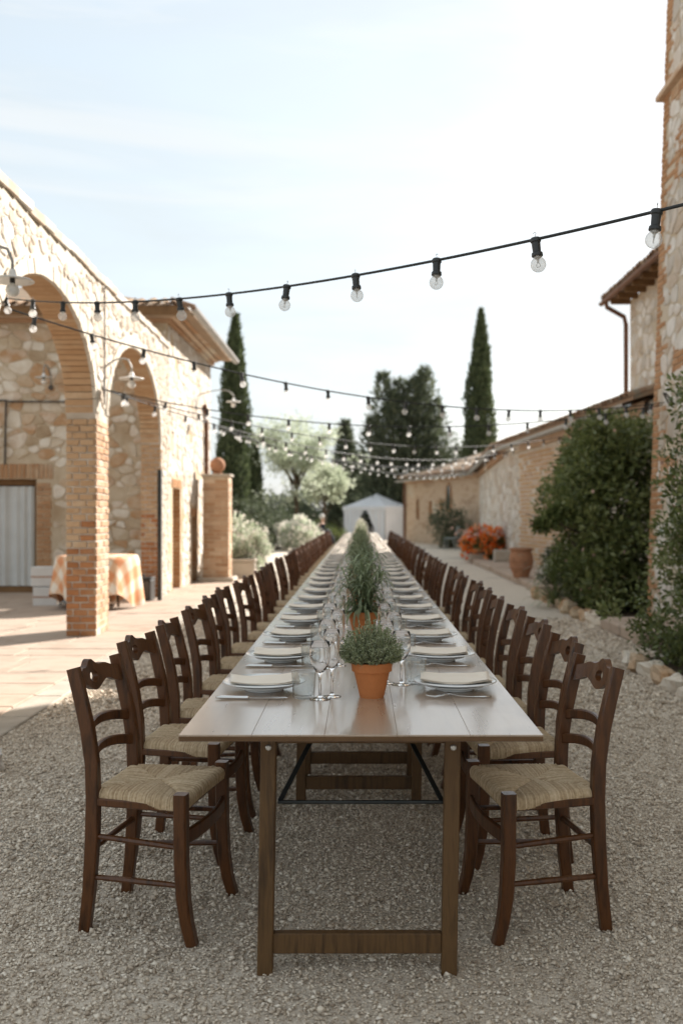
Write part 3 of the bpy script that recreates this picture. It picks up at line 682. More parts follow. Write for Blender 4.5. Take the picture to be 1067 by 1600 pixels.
def low_building():
    pts = [(4.7,16.2),(3.92,27.0),(4.64,39.0),(2.14,47.9)]; hts = [3.2,3.12,3.0,2.98]
    t = thing('low_outbuilding', 'long low brick outbuilding with tiled lean-to roof along the courtyard', 'building', (5.0, 30, 0)); b = Vector(t.location); rng = random.Random(14)
    mats = ['mortar','mortar','far_brick_wall']
    for k in range(3):
        (xa,ya),(xb,yb) = pts[k], pts[k+1]; ha, hb = hts[k], hts[k+1]
        d = Vector((xb-xa, yb-ya, 0)); L = d.length; d.normalize(); n = Vector((-d.y, d.x, 0))      # outward, towards the courtyard
        if n.x > 0: n = -n
        P = lambda u, v, w, xa=xa, ya=ya, d=d, n=n: (xa+d.x*u+n.x*w, ya+d.y*u+n.y*w, v)
        g = G(); q = [P(0,0,0),P(L,0,0),P(L,hb,0),P(0,ha,0),P(0,0,-4),P(L,0,-4),P(L,hb+1.1,-4),P(0,ha+1.1,-4)]
        g.add([(x-b.x,y-b.y,z) for x,y,z in q], [(0,1,2,3),(5,4,7,6),(0,3,7,4),(1,5,6,2)]); w = g.obj('wall', mats[k], t)
        # roof slab and tiles
        a0, a1 = Vector(P(-.15,ha,.34)), Vector(P(L+.15,hb,.34)); r0, r1 = Vector(P(-.15,ha+1.35,-4)), Vector(P(L+.15,hb+1.35,-4))
        g = G(); vv = [a0,a1,r1,r0]; g.add([tuple(p-b+Vector((0,0,.06))) for p in vv]+[tuple(p-b) for p in vv], [(0,1,2,3),(7,6,5,4),(0,4,5,1),(1,5,6,2),(2,6,7,3),(3,7,4,0)])
        rf = g.obj('roof', 'roof_tile', t)
        dn = (a0-r0).normalized(); sd = (a1-a0).normalized(); up = dn.cross(sd); up = up if up.z > 0 else -up
        it = tile_run(a0+dn*.05+up*.055, a1+dn*.05+up*.055, dn, up, 3 if k == 0 else 2, rng, pitch=.21)
        pieces(t, it, 'roof_tile', 'roof_tile', 130 if k == 0 else 60, rest_name='roof_tile_mass')
        sec = [(.08*cos(a), .08*sin(a)) for a in np.linspace(pi,2*pi,7)]+[(.072*cos(a), .072*sin(a)) for a in np.linspace(2*pi,pi,7)]
        ga, gb = Vector(P(-.1,ha-.06,.43)), Vector(P(L+.1,hb-.06,.43)); G().sweep([tuple(ga-b), tuple(gb-b)], sec).obj('gutter', 'zinc', t)
        g = G(); q = [P(0,ha-.2,.002),P(L,hb-.2,.002),P(L,hb,.002),P(0,ha,.002),P(0,ha-.2,.1),P(L,hb-.2,.1),P(L,hb,.1),P(0,ha,.1)]
        g.add([(x-b.x,y-b.y,z) for x,y,z in q], [(4,5,6,7),(0,1,5,4),(2,3,7,6)]); g.obj('cornice', 'pale_brick', t)
        if k == 0:
            zone = lambda u, v: 1.0 if (3.1 < u < 4.7 and 1.25 < v < 2.45) else (-1.0 if u > L-1.6 else 0.0)
            for mt_, sd_ in (('pale_brick', 1), ('tan_brick', 2)):
                r1 = random.Random(77); hit = {}
                bf = brick_field(2.0, L-.02, .05, 2.95, P, lambda u,v: -.75 < zone(u,v) <= .55, r1, bl=.27, bh=.075, gap=.026, h=.02, skip=.07)
                pieces(t, [b_ for q_, b_ in enumerate(bf) if (q_*7919 % 13 < 6) == (sd_ == 1)], 'brick', mt_, 110, 'brick_mass')
            pieces(t, brick_field(2.0, L-.02, .05, 2.95, P, lambda u,v: zone(u,v) > .62, rng, bh=.07, gap=.02, h=.014), 'red_brick', 'brick', 220, 'red_brick_mass')
            stone_wall(t, 2.0, L-.05, .05, 2.95, .3, .2, P, lambda u,v: zone(u,v) < -.82, 47, h=.016, gap=.02, limit=80, name='stone')
            pieces(t, brick_field(2.4, 2.95, .05, 1.6, lambda u,v,w: P(u,v,w+.16), lambda u,v: True, rng, h=.01), 'pier_brick', 'brick', 60)
            q = [P(2.4,0,0),P(2.95,0,0),P(2.95,1.62,0),P(2.4,1.62,0),P(2.4,0,.16),P(2.95,0,.16),P(2.95,1.62,.16),P(2.4,1.62,.16)]
            G().add([(x-b.x,y-b.y,z) for x,y,z in q], [(4,5,6,7),(0,4,7,3),(1,2,6,5),(3,7,6,2)]).obj('pier', 'mortar_warm', t)
        if k == 1:
            stone_wall(t, .05, L-.05, .1, 2.75, .42, .26, P, lambda u,v: True, 46, h=.014, gap=.02, limit=200, name='stone')
        if k == 2:                                        # plastered far end: arched niche, slit windows, sign, down pipe
            u0 = L*.36
            for (uc, wd, za, zb, arch) in ((u0, .55, 1.5, 2.25, True), (L*.80, .22, 1.1, 2.0, False), (L*.61, .2, 1.0, 1.9, False)):
                g = G(); pts2 = [(uc-wd/2,za),(uc+wd/2,za),(uc+wd/2,zb)]
                if arch: pts2 += [(uc+wd/2*cos(a), zb+wd*.7*sin(a)) for a in np.linspace(.3,pi-.3,7)]
                pts2.append((uc-wd/2,zb)); m = len(pts2)
                v = [Vector(P(u,v,.03))-b for u,v in pts2]+[Vector(P(u,v,.004))-b for u,v in pts2]
                g.add([tuple(p) for p in v], [tuple(range(m))]+[(i,(i+1)%m,(i+1)%m+m,i+m) for i in range(m)]); wn_ = g.obj('window', 'window_glass', t)
                fr = [tuple(Vector(P(u,v,.03))-b) for u,v in pts2]; G().sweep(fr+[fr[0]], rrect(.07,.06,.008), up=tuple(n)).obj('window_frame', 'brick', wn_)
            v = [Vector(P(u,z,w))-b for w in (.02,.05) for u,z in ((L*.46,1.45),(L*.46+.32,1.95),(L*.46-.32,1.95))]
            G().add([tuple(p) for p in v], [(3,4,5),(0,1,4,3),(1,2,5,4),(2,0,3,5)]).obj('wall_plaque', 'brick', t)
            pa = Vector(P(L-.12,2.8,.1))-b; pb = Vector(P(L-.12,.05,.1))-b; G().tube([tuple(pa),tuple(pb)], .06, 8).obj('downpipe', 'copper_pipe', t)
low_building()

# raised stone ledge in front of the low building and the beds
ld = tag(link('stone_ledge', None), kind='structure'); ld.empty_display_size = .1
def ledge():
    rng = random.Random(15); items = []; y = 16.9
    F = G().box(0,1,0,1,0,1,.1).f
    while y < 29:
        dy = rng.uniform(.7,1.3); items.append((G().box(3.02+rng.uniform(-.02,.02),3.4,y,y+dy-.015,0,.125+rng.uniform(-.01,.01),.015).v, F))
        items.append((G().box(3.41,4.9,y,y+dy-.015,0,.118,.01).v, F)); y += dy
    pieces(ld, items, 'ledge_slab', 'paving', 60)
ledge()
sheet('flower_bed', [(2.9,9.5),(4.75,9.5),(4.75,16.8),(2.95,16.8)], .03, 'earth')
sheet('flower_bed', [(2.5,2.5),(3.6,2.5),(3.6,9.3),(2.5,9.3)], .03, 'earth')

def rock(rng, c, sx, sy, sz, n=1, seg=(10,6)):
    m, k = seg; v = []; ph = [rng.uniform(0,6.28) for _ in range(6)]
    for i in range(k+1):
        th = pi*i/k
        for j in range(m):
            a = 2*pi*j/m; d = Vector((sin(th)*cos(a), sin(th)*sin(a), cos(th)))
            e = 1+.16*sin(2*a+ph[0]+2*th)+.12*sin(3*a+ph[1])*sin(th)+.1*sin(5*th+ph[2]+a)+rng.uniform(-.08,.08)
            q = [math.copysign(abs(x)**.72, x) for x in d]
            v.append((c[0]+q[0]*sx*e, c[1]+q[1]*sy*e, max(0.0, c[2]+q[2]*sz*e)))
    f = [(i*m+j, i*m+(j+1)%m, i*m+m+(j+1)%m, i*m+m+j) for i in range(k) for j in range(m)]
    return v, f
def edging():
    rng = random.Random(16); k = 0
    spots = [(2.42+rng.uniform(-.03,.03), y, .12) for y in np.arange(6.6, 9.1, .34)]+[(2.86+rng.uniform(-.04,.04), y, .13) for y in np.arange(12.0,16.4,.33)]
    for (x,y,s) in spots:
        v, f = rock(rng, (0,0,s*.35), s*rng.uniform(.6,.85), s*rng.uniform(.85,1.15), s*rng.uniform(.55,.9))
        o = G().add(v,f).obj('edging_rock', 'stone_warm', None, (x,y,0), (0,0,rng.uniform(-.3,.3)))
        bed = 'near bed' if y < 9.5 else 'bed under the big bush'; ymin = 6.6 if y < 9.5 else 12.0; i = round((y-ymin)/(.34 if y < 9.5 else .33))
        tag(o, f'rough limestone edging rock, {ORD[i]} from the near end of the {bed}', 'rock', 'rocks edging the beds')
    st = thing('door_step', 'worn flat stone step at the foot of the tower', 'step', (3.2,11.0,0))
    for (x0,x1,y0,y1) in ((-.34,.28,-.75,.02),(-.36,.28,.035,.85)): G().box(x0,x1,y0,y1,0,.14,.02).obj('slab', 'paving', st)
ORD = ['first','second','third','fourth','fifth','sixth','seventh','eighth','ninth','tenth','eleventh','twelfth','thirteenth','fourteenth','fifteenth','sixteenth','seventeenth','eighteenth','nineteenth']
for tns, w in (('twent','twenty'),('thirt','thirty'),('fort','forty'),('fift','fifty')):
    ORD.append(tns+'ieth'); ORD += [w+'-'+q for q in ORD[:9]]
edging()
# ================================================================ the long table: twelve folding tables end to end
TZ, TY0, TL, NT = .762, 2.73, 2.24, 12
def make_table():
    t = thing('folding_table', '', 'table'); n = 5; w = 1.0/n
    for k in range(n):
        x0 = -.5+k*w; G().box(x0+.0003, x0+w-.0003, .002, TL-.002, TZ-.005, TZ, .0007).obj('top_board', 'table_top', t)
    e = G().box(-.499,.499,.003,TL-.003,TZ-.0185,TZ-.0055).obj('plywood_edge', 'ply_edge', t)
    for z in (-.0155,-.0115,-.008): G().box(-.4998,.4998,.0022,TL-.0022,TZ+z,TZ+z+.0016).obj('ply_layer', 'eave_wood', e)
    for y in (.24, TL-.24):
        sg = 1 if y < 1 else -1
        fr = thing('leg_frame', None, None); fr.parent = t; fr.location = (0,y,0)
        for sx in (-1,1):
            x = sx*.273
            G().sweep([(x-sx*.012*0+(-.012), 0, 0),(x,0,TZ-.019)], rrect(.046,.046,.003), up=(0,1,0)).obj('leg', 'table_leg', fr)
            G().lathe([(.009,0),(.009,.004),(.006,.006)],10).obj('bolt', 'bolt_metal', fr, (x, -.0235*sg, TZ-.085), (radians(90)*sg,0,0))
            G().sweep([(x-sx*.03, .03*sg, .505),(sx*.10, .34*sg, TZ-.022)], rrect(.016,.005,.001)).obj('brace', 'dark_metal', fr)
        G().box(-.262,.24,-.016,.016,.062,.122,.003).obj('crossbar', 'table_leg', fr)
        G().box(-.25,.25,-.016,.016,TZ-.075,TZ-.021,.003).obj('top_rail', 'table_leg', fr)
        G().tube([(-.25,.03*sg,.5),(.25,.03*sg,.5)], .006, 8).obj('brace_bar', 'dark_metal', fr)
    return t
tb = make_table()
for k in range(NT):
    o = tb if k == 0 else copy_tree(tb)
    o.location = (0, TY0+k*TL, 0)
    lab = 'folding wooden trestle table at the near end of the long row' if k == 0 else f'folding wooden trestle table, {ORD[k]} from the near end of the long row'
    tag(o, lab, 'table', 'folding tables set end to end')

# ================================================================ chairs
def make_chair():
    t = thing('rush_chair', '', 'chair')
    bp = [(-.192,0),(-.176,.14),(-.166,.30),(-.163,.43),(-.167,.55),(-.184,.66),(-.209,.765),(-.235,.86)]
    fp = [(.192,0),(.172,.07),(.160,.15),(.154,.26),(.152,.478)]
    for sx in (-1,1):
        path = [(sx*(.172-.006*z), y, z) for y, z in bp]
        G().sweep(path, rrect(.034,.044,.004), up=(0,1,0), scale=[.86,.92,1,1,1,.98,.95,.9]).obj('back_leg', 'chair_wood', t)
        path = [(sx*(.212+.012*max(0,.1-z)*4), y, z) for y, z in fp]
        G().sweep(path, rrect(.042,.042,.005), up=(0,1,0), scale=[.84,.9,.97,1,1]).obj('front_leg', 'chair_wood', t)
    def yb(z): return float(np.interp(z, [p[1] for p in bp], [p[0] for p in bp]))
    # carved top rail with its hole, built as an upper and a lower half that meet round the hole
    xs = sorted(set([round(x,4) for x in np.linspace(-.152,.152,45)]+[-.030,.030]+[round(.030*cos(a),4) for a in np.linspace(0,pi,13)])); zc = .808
    def top(x):
        a = abs(x); return .030+.026*exp(-(a/.036)**2)*1.1+.010*exp(-((a-.082)/.03)**2)-.004*(a/.15)**2*3
    def bot(x):
        a = abs(x); return -.034+.018*exp(-((a-.085)/.035)**2)-.012*exp(-(a/.036)**2)-.004*(a/.15)**2
    hole = lambda x: .019*sqrt(max(0,1-(x/.030)**2))
    g = G(); bow = lambda x: -.030*(1-(x/.155)**2)
    def pt(x, z, s): return (x, yb(zc+z)+bow(x)+s*.011, zc+z)
    for half in (1,-1):
        cols = []
        for x in xs:
            za, zb = (hole(x), top(x)) if half == 1 else (bot(x), -hole(x)); cols.append([pt(x,za,1),pt(x,zb,1),pt(x,za,-1),pt(x,zb,-1)])
        for i in range(len(xs)-1):
            A, B = cols[i], cols[i+1]; f = [(0,4,5,1),(2,3,7,6)]
            outer = (1,5,7,3) if half == 1 else (0,2,6,4); f.append(outer)
            if hole((xs[i]+xs[i+1])/2) > 0: f.append((0,2,6,4) if half == 1 else (1,5,7,3))
            g.add(A+B, f)
        g.add(cols[0], [(0,1,3,2)]); g.add(cols[-1], [(0,2,3,1)])
    g.obj('top_rail', 'chair_wood', t)
    for zz in (.645, .558):                               # bowed and arched back slats
        path = [(x, yb(zz)+-.036*(1-(x/.158)**2), zz+.020*(1-(x/.158)**2)) for x in np.linspace(-.158,.158,17)]
        G().sweep(path, rrect(.017,.034,.004)).obj('back_slat', 'chair_wood', t)
    # seat rails, stretchers
    for sx in (-1,1):
        G().sweep([(sx*.172,-.163,.428),(sx*.206,.152,.430)], rrect(.022,.026,.004)).obj('seat_rail', 'chair_wood', t)
        for z, zb_ in ((.305,.315),(.185,.18)):
            G().tube([(sx*.170,yb(zb_),zb_),(sx*.19,0,(z+zb_)/2),(sx*.211,.156,z)], .0105, 8, [.85,1.05,.85]).obj('side_stretcher', 'chair_wood', t)
    G().sweep([(-.206,.154,.430),(.206,.154,.430)], rrect(.022,.026,.004)).obj('seat_rail', 'chair_wood', t)
    G().sweep([(-.17,-.163,.428),(.17,-.163,.428)], rrect(.022,.026,.004)).obj('seat_rail', 'chair_wood', t)
    path = [(x, .183+.0*x, .335-.035*(1-(x/.2)**2)) for x in np.linspace(-.2,.2,13)]
    G().sweep([(x, .160+.02*(1-(x/.2)**2), .335) for x in np.linspace(-.2,.2,13)], rrect(.016,.048,.004)).obj('front_stretcher', 'chair_wood', t)
    G().tube([(-.168,yb(.27),.27),(.168,yb(.27),.27)], .0105, 8).obj('back_stretcher', 'chair_wood', t)
    # woven rush seat: strands run in from each rail and meet along the diagonals
    n = 240; rng = np.random.default_rng(3); u = np.linspace(-1,1,n); U, Vv = np.meshgrid(u, u)
    hw = .197+.028*Vv; r = np.maximum(np.abs(U), np.abs(Vv))
    side = np.abs(U) > np.abs(Vv)
    c = np.where(side, Vv, U); idx = np.floor((c+1)*40).astype(int); ph = ((c+1)*40)%1
    which = np.where(side, np.where(U>0,0,1), np.where(Vv>0,2,3))
    tab = rng.random((4,82)); sh = tab[which, np.clip(idx,0,81)]
    hump = np.sqrt(np.clip(1-(2*ph-1)**2,0,1))
    Z = .459 + .0056*hump*(.6+.8*sh) - .006*np.exp(-((np.abs(U)-np.abs(Vv))/.05)**2)*(r>.08) + .006*np.exp(-((r-.62)/.3)**2)
    roll = np.clip((r-.88)/.12,0,1); Z -= .022*(1-np.sqrt(np.clip(1-roll**2,0,1)))
    Z += .0025*np.sin(3*U+1)*np.sin(2.5*Vv) 
    X = U*hw*(1+.012*hump*roll); Y = -.004+Vv*.172*(1+.012*hump*roll)
    V0 = np.stack([X,Y,Z],2).reshape(-1,3); I = np.arange(n*n).reshape(n,n)
    F0 = np.stack([I[:-1,:-1],I[:-1,1:],I[1:,1:],I[1:,:-1]],2).reshape(-1,4)
    ring = np.concatenate([I[0,:-1],I[:-1,-1],I[-1,:0:-1],I[:0:-1,0]]); rv = V0[ring].copy(); rv[:,2] -= .014+.004; rv[:,:2] *= .985
    m = len(ring); b0 = len(V0); k = np.arange(m); F1 = np.stack([ring, b0+k, b0+(k+1)%m, ring[(k+1)%m]],1)
    under = np.array([[rv[:,0].mean(),0,.437]]); 
    shp = np.concatenate([sh.reshape(-1), sh.reshape(-1)[ring]])
    np_mesh('seat', np.concatenate([V0,rv]), np.concatenate([F0,F1]), 'rush', t, shade=shp, smooth=True)
    return t
ch = make_chair(); NP = 39; PY0, PS = 3.44, .672
rc = random.Random(5); firstc = True
for i in range(NP):
    for s in (-1, 1):
        o = ch if firstc else copy_tree(ch); firstc = False
        y = PY0-.03+i*PS; dx = rc.uniform(-.02,.03); rz = rc.gauss(0, .068); dy = rc.uniform(-.03,.03)
        if i == 0: dx, rz, dy = (0.0, .17, -.01) if s < 0 else (-.02, -.16, 0.0)
        if i == 1: dx, rz = (.01, .12) if s < 0 else (0.0, -.08)
        if i == 2 and s < 0: dx, dy = -.005, -.05
        if i in (2,3) and s > 0: dx, dy, rz = .005, -.02, -.05
        o.location = (s*(.685+dx) if s < 0 else .607+dx, y+dy, 0)
        o.rotation_euler = (0,0,(-pi/2 if s < 0 else pi/2)-rz)
        side = 'arcade' if s < 0 else 'tower'
        tag(o, f'dark wooden rush-seat chair, {ORD[i]} from the near end on the {side} side', 'chair', f'chairs along the {side} side of the table')

# ================================================================ place settings
def make_napkin(var):
    """folded napkin: three soft layers sagging over the plate; each variant is folded a little differently"""
    n, m = 22, 18; V = []; F = []; r = random.Random(var+60); sk, wv, ph, sh = r.uniform(-.06,.08), r.uniform(.5,1.6), r.uniform(0,3), r.uniform(-.012,.012)
    for L in range(3):
        hx, hy = .120-.003*L+r.uniform(-.006,.004), .098-.004*L+r.uniform(-.008,.004)
        for face in (0,1):
            b = len(V)
            for j in range(m+1):
                for i in range(n+1):
                    u, v = 2*i/n-1, 2*j/m-1; rr = (u*hx)**2+(v*hy)**2
                    z = .007+.0024*L+.0019*face + .0024*wv*sin(2.2*u+.5*L+ph)*cos(1.4*v+ph) + .20*max(0, sqrt(rr)-.098) - .0018*face*max(abs(u),abs(v))**8
                    V.append((u*hx+.003*L*v+sk*v*hy+sh*L*.5, v*hy-.002*L, z))
            for j in range(m):
                for i in range(n):
                    a = b+j*(n+1)+i; q = (a,a+1,a+n+2,a+n+1); F.append(q if face else q[::-1])
            if face:
                bd = [i for i in range(n+1)]+[j*(n+1)+n for j in range(1,m+1)]+[m*(n+1)+i for i in range(n-1,-1,-1)]+[j*(n+1) for j in range(m-1,0,-1)]
                off = (n+1)*(m+1)
                for k in range(len(bd)): F.append((b-off+bd[k], b-off+bd[(k+1)%len(bd)], b+bd[(k+1)%len(bd)], b+bd[k]))
    return np_mesh('napkin', np.array(V), np.array(F), 'napkin', smooth=True)
def make_settings():
    P = {}
    def plate(name, r, zr, foot):
        t = G().lathe([(.0,.004),(foot,.004),(foot,0),(foot+.004,0),(foot+.005,.005),(r*.62,zr*.35),(r*.72,zr*.72),(r-.001,zr-.002),(r,zr),(r-.002,zr+.002),(r*.73,zr*.72+.004),(r*.63,zr*.38+.004),(foot,.008),(.001,.008)],44,False)
        return t.obj(name, 'porcelain', smooth=True)
    P['soup_plate'] = plate('soup_plate', .104, .017, .062)
    P['dinner_plate'] = plate('dinner_plate', .143, .021, .075)
    for k in range(4): P['napkin%d' % k] = make_napkin(k)
    # knife along +x (blade towards +x), fork likewise
    t = thing('table_knife', '', 'knife')
    G().sweep([(-.118,0,.006),(-.10,0,.007),(-.03,0,.006),(-.014,0,.006),(-.008,0,.006)], [(.0075*cos(a),.0055*sin(a)) for a in np.linspace(0,2*pi,11)[:-1]], scale=[.55,1.15,.95,1.05,.7]).obj('handle', 'silver', t, smooth=True)
    G().add([(-.01,-.003,.005),(.02,-.010,.005),(.09,-.010,.005),(.118,.002,.005),(.112,.006,.005),(-.01,.004,.005),(-.01,-.003,.0065),(.02,-.010,.0055),(.09,-.010,.0055),(.118,.002,.006),(.112,.006,.007),(-.01,.004,.007)],
            [(5,4,3,2,1,0),(6,7,8,9,10,11)]+[(k,(k+1)%6,(k+1)%6+6,k+6) for k in range(6)]).obj('blade', 'silver', t)
    P['table_knife'] = t
    t = thing('table_fork', '', 'fork')
    zz = lambda x: .004+.010*exp(-((x-.035)/.03)**2)*1.0+ (.006 if x > .08 else 0)*(x-.08)/.03
    hp = [(x,0,zz(x)) for x in (-.105,-.08,-.04,0,.03,.045)]
    G().sweep(hp, [(.0085*cos(a),.002*sin(a)) for a in np.linspace(0,2*pi,9)[:-1]], scale=[1.05,1.0,.62,.42,.40,.8]).obj('handle', 'silver', t, smooth=True)
    G().sweep([(x,0,zz(x)) for x in (.04,.05,.062)], rrect(.023,.0028,.0008), scale=[.5,1,1.02]).obj('neck', 'silver', t)
    for k in range(4):
        y = (k-1.5)*.0062; G().sweep([(x,y,zz(x)) for x in (.060,.08,.098,.11)], rrect(.0032,.002,.0005), scale=[1,1,.8,.4]).obj('tine', 'silver', t)
    P['table_fork'] = t
    def glass(name, prof, n=28): return G().lathe(prof, n, False).obj(name, 'tumbler_glass' if name == 'tumbler' else 'glass', smooth=True)
    P['tumbler'] = glass('tumbler', [(.0005,0),(.034,0),(.0365,.003),(.0415,.086),(.0412,.0875),(.0404,.086),(.0345,.012),(.030,.009),(.0005,.009)])
    P['wine_glass'] = glass('wine_glass', [(.0005,0),(.034,0),(.0345,.0012),(.012,.006),(.0052,.014),(.0045,.05),(.0055,.078),(.016,.092),(.029,.115),(.0345,.138),(.0335,.165),(.0305,.188),(.0300,.1886),(.0295,.188),(.0324,.165),(.0333,.138),(.028,.117),(.015,.0945),(.0005,.086)])
    P['flute'] = glass('flute', [(.0005,0),(.031,0),(.0315,.0012),(.011,.006),(.005,.014),(.0043,.06),(.005,.088),(.017,.100),(.0255,.122),(.0285,.155),(.0275,.20),(.0255,.222),(.0250,.2226),(.0245,.222),(.0264,.20),(.0273,.155),(.0243,.124),(.016,.103),(.0005,.095)])
    return P
PP = make_settings(); used = set()
DESC = {'soup_plate': ('white lower plate in the stack', 'plate'), 'dinner_plate': ('wide-rimmed white plate under the napkin', 'plate'), 'napkin': ('folded cream cloth napkin', 'napkin'),
        'table_knife': ('silver table knife', 'knife'), 'table_fork': ('silver table fork', 'fork'), 'tumbler': ('clear water tumbler', 'tumbler'), 'wine_glass': ('clear stemmed wine glass', 'wine glass'), 'flute': ('tall narrow stemmed glass', 'wine glass')}
def put(kind, i, s, loc, rz):
    src = PP[kind]; o = src if kind not in used else copy_tree(src); used.add(kind)
    o.location = loc; o.rotation_euler = (0,0,rz); side = 'arcade' if s < 0 else 'tower'; d, c = DESC['napkin' if kind.startswith('napkin') else kind]
    pl = 'nearest place' if i == 0 else f'{ORD[i]} place from near end'
    tag(o, f'{d}, {pl}, {side} side', c, f'{c}s laid on the {side} side')
rs = random.Random(31); J = lambda a: rs.uniform(-a, a)
for i in range(NP):
    y = PY0+i*PS
    for s in (-1,1):
        x = s*.325+J(.008); yy = y+J(.012); rot = 0 if s < 0 else pi
        put('soup_plate', i, s, (x, yy, TZ+.0005), J(3)); put('dinner_plate', i, s, (x+J(.004), yy+J(.004), TZ+.0118), J(3))
        put('napkin%d' % rs.randrange(4), i, s, (x+J(.008), yy+J(.01), TZ+.0218+.0045), rot+J(.14))
        ky, fy = (yy-.172, yy+.172) if s < 0 else (yy+.172, yy-.168)
        if i < 26:
            put('table_knife', i, s, (s*.345+J(.012), ky+J(.008), TZ+.0005), rot+J(.05)); put('table_fork', i, s, (s*.335+J(.012), fy+J(.008), TZ+.0005), rot+J(.06))
        q = -1 if s < 0 else 1
        put('tumbler', i, s, (s*.19+J(.01), yy+q*.13+J(.024), TZ+.0005), 0); put('wine_glass', i, s, (s*.138+J(.008), yy+q*(.19 if s < 0 else .08)+J(.024), TZ+.0005), 0)
        put('flute', i, s, (s*.094+J(.008), yy+q*.115+J(.024), TZ+.0005), 0)

# ================================================================ potted herbs down the middle of the table
def pot(t, r, h, dz=0.0):
    rb = r*.6; G().lathe([(.0005,0),(rb,0),(rb+.001,.003),(r*.90,h*.74),(r*.90,h*.745),(r*1.0,h*.75),(r*1.03,h*.985),(r*1.02,h),(r*.93,h),(r*.91,h*.9),(r*.86,h*.86)],40,False).obj('pot', 'terracotta', t, smooth=False)
    G().lathe([(.0005,h*.9),(r*.9,h*.88)],24,False).obj('soil', 'soil', t)
def thyme(t, h, R, H, n, mat='thyme_leaf'):
    g = G(); C, D, Ln, Wd = [], [], [], []
    for k in range(420):
        d = ball(1)[0]; d[2] = abs(d[2])*.9+.05; d /= np.linalg.norm(d); end = np.array([d[0]*R, d[1]*R, h+.012+d[2]*H])*RNG.uniform(.86,1.04); end[2] = max(end[2], h-.01)
        st = np.array([d[0]*R*.25, d[1]*R*.25, h*.9]); mid = (st+end)/2+np.array([d[0],d[1],0])*R*.12
        if k < 130: g.tube([tuple(st),tuple(mid),tuple(end)], .0007, 3, cap=False)
        m = 34
        for q in RNG.uniform(.4,1,m):
            p = st*(1-q)**2+2*mid*q*(1-q)+end*q*q; C.append(p); D.append(ball(1)[0]+d*.8+np.array([0,0,.35]))
    C, D = np.array(C), np.array(D); g.obj('stems', 'bark', t)
    leaf_mesh('leaves', C, D, RNG.uniform(.005,.011,len(C)), RNG.uniform(.0026,.0048,len(C)), mat, t)
def strap(t, h, H, n, mat='sage_leaf', spread=1.0):
    """long drooping leaves, each a bent ribbon of four segments"""
    V, F, S = [], [], []; seg = 6
    for k in range(n):
        a = RNG.uniform(0,2*pi); out = np.array([cos(a), sin(a), 0]); sd = np.array([-sin(a), cos(a), 0])
        L = H*RNG.uniform(.45,1.0); el = RNG.uniform(.7,1.5); droop = RNG.uniform(.6,2.9); p = np.array([0,0,h*.9])+out*RNG.uniform(0,.05)+np.array([0,0,RNG.uniform(0,.5)*H*(RNG.random() < .75)])
        w = RNG.uniform(.0035,.0085); b = len(V); sh = RNG.random()
        for i in range(seg+1):
            q = i/seg; ww = w*(.35+1.5*q*(1-q)*2.2)*(1 if i < seg else 0.05)
            V += [p+sd*ww, p-sd*ww]; S += [sh, sh]
            e = el-droop*q; p = p+(out*cos(e)*spread+np.array([0,0,sin(e)]))*L/seg*.62
        for i in range(seg): F.append((b+2*i, b+2*i+1, b+2*i+3, b+2*i+2))
    V = np.array(V); low = V[:,2] < .02; V[low,2] = .02
    np_mesh('leaves', V, np.array(F), mat, t, shade=np.array(S), smooth=True)
def sage(t, h, H, ns):
    """arching stems, each set with pairs of long narrow drooping leaves"""
    g = G(); V, F, S = [], [], []; seg = 5
    for k in range(ns):
        a = RNG.uniform(0,2*pi); q = RNG.random(); out = np.array([cos(a),sin(a),0]); up = np.array([0,0,1.0])
        st = out*.03*q+up*h*.88; top = out*(.02+.10*q)+up*(h+H*RNG.uniform(.55,1.08)*(1-.35*q)); mid = (st+top)/2-out*.02
        cv = lambda s: st*(1-s)**2+2*mid*s*(1-s)+top*s*s
        g.tube([tuple(cv(s)) for s in (0,.33,.66,1)], .0018, 4, [1,.8,.6,.3])
        for s in np.linspace(.1,1,11):
            b = RNG.uniform(0,2*pi); d = np.array([cos(b),sin(b),0])*.8+out*.5; d /= np.linalg.norm(d); sd = np.array([-d[1],d[0],0])
            L = RNG.uniform(.07,.15); w = RNG.uniform(.0035,.0065); el = RNG.uniform(.2,1.2); dr = RNG.uniform(.8,2.6); p = cv(s); b0 = len(V); sh = RNG.random()
            for i in range(seg+1):
                r = i/seg; ww = w*(.3+2.6*r*(1-r))*(1 if i < seg else .05); V += [p+sd*ww, p-sd*ww]; S += [sh,sh]; e = el-dr*r; p = p+(d*cos(e)+up*sin(e))*L/seg
            for i in range(seg): F.append((b0+2*i,b0+2*i+1,b0+2*i+3,b0+2*i+2))
    for k in range(70):                                   # lowest leaves hang over the rim of the pot
        a = RNG.uniform(0,2*pi); d = np.array([cos(a),sin(a),0]); sd = np.array([-sin(a),cos(a),0]); p = d*RNG.uniform(.02,.06)+np.array([0,0,h*.92]); L = RNG.uniform(.10,.19); w = RNG.uniform(.004,.007); el = RNG.uniform(.5,1.25); dr = RNG.uniform(2.0,3.2); b0 = len(V); sh = RNG.random()
        for i in range(seg+1):
            r = i/seg; ww = w*(.3+2.6*r*(1-r))*(1 if i < seg else .05); V += [p+sd*ww, p-sd*ww]; S += [sh,sh]; e = el-dr*r; p = p+(d*cos(e)+np.array([0,0,1.0])*sin(e))*L/seg
        for i in range(seg): F.append((b0+2*i,b0+2*i+1,b0+2*i+3,b0+2*i+2))
    V = np.array(V); V[:,2] = np.maximum(V[:,2], .004); g.obj('stems','sage_leaf',t)
    np_mesh('leaves', V, np.array(F), 'sage_leaf', t, shade=np.array(S), smooth=True)
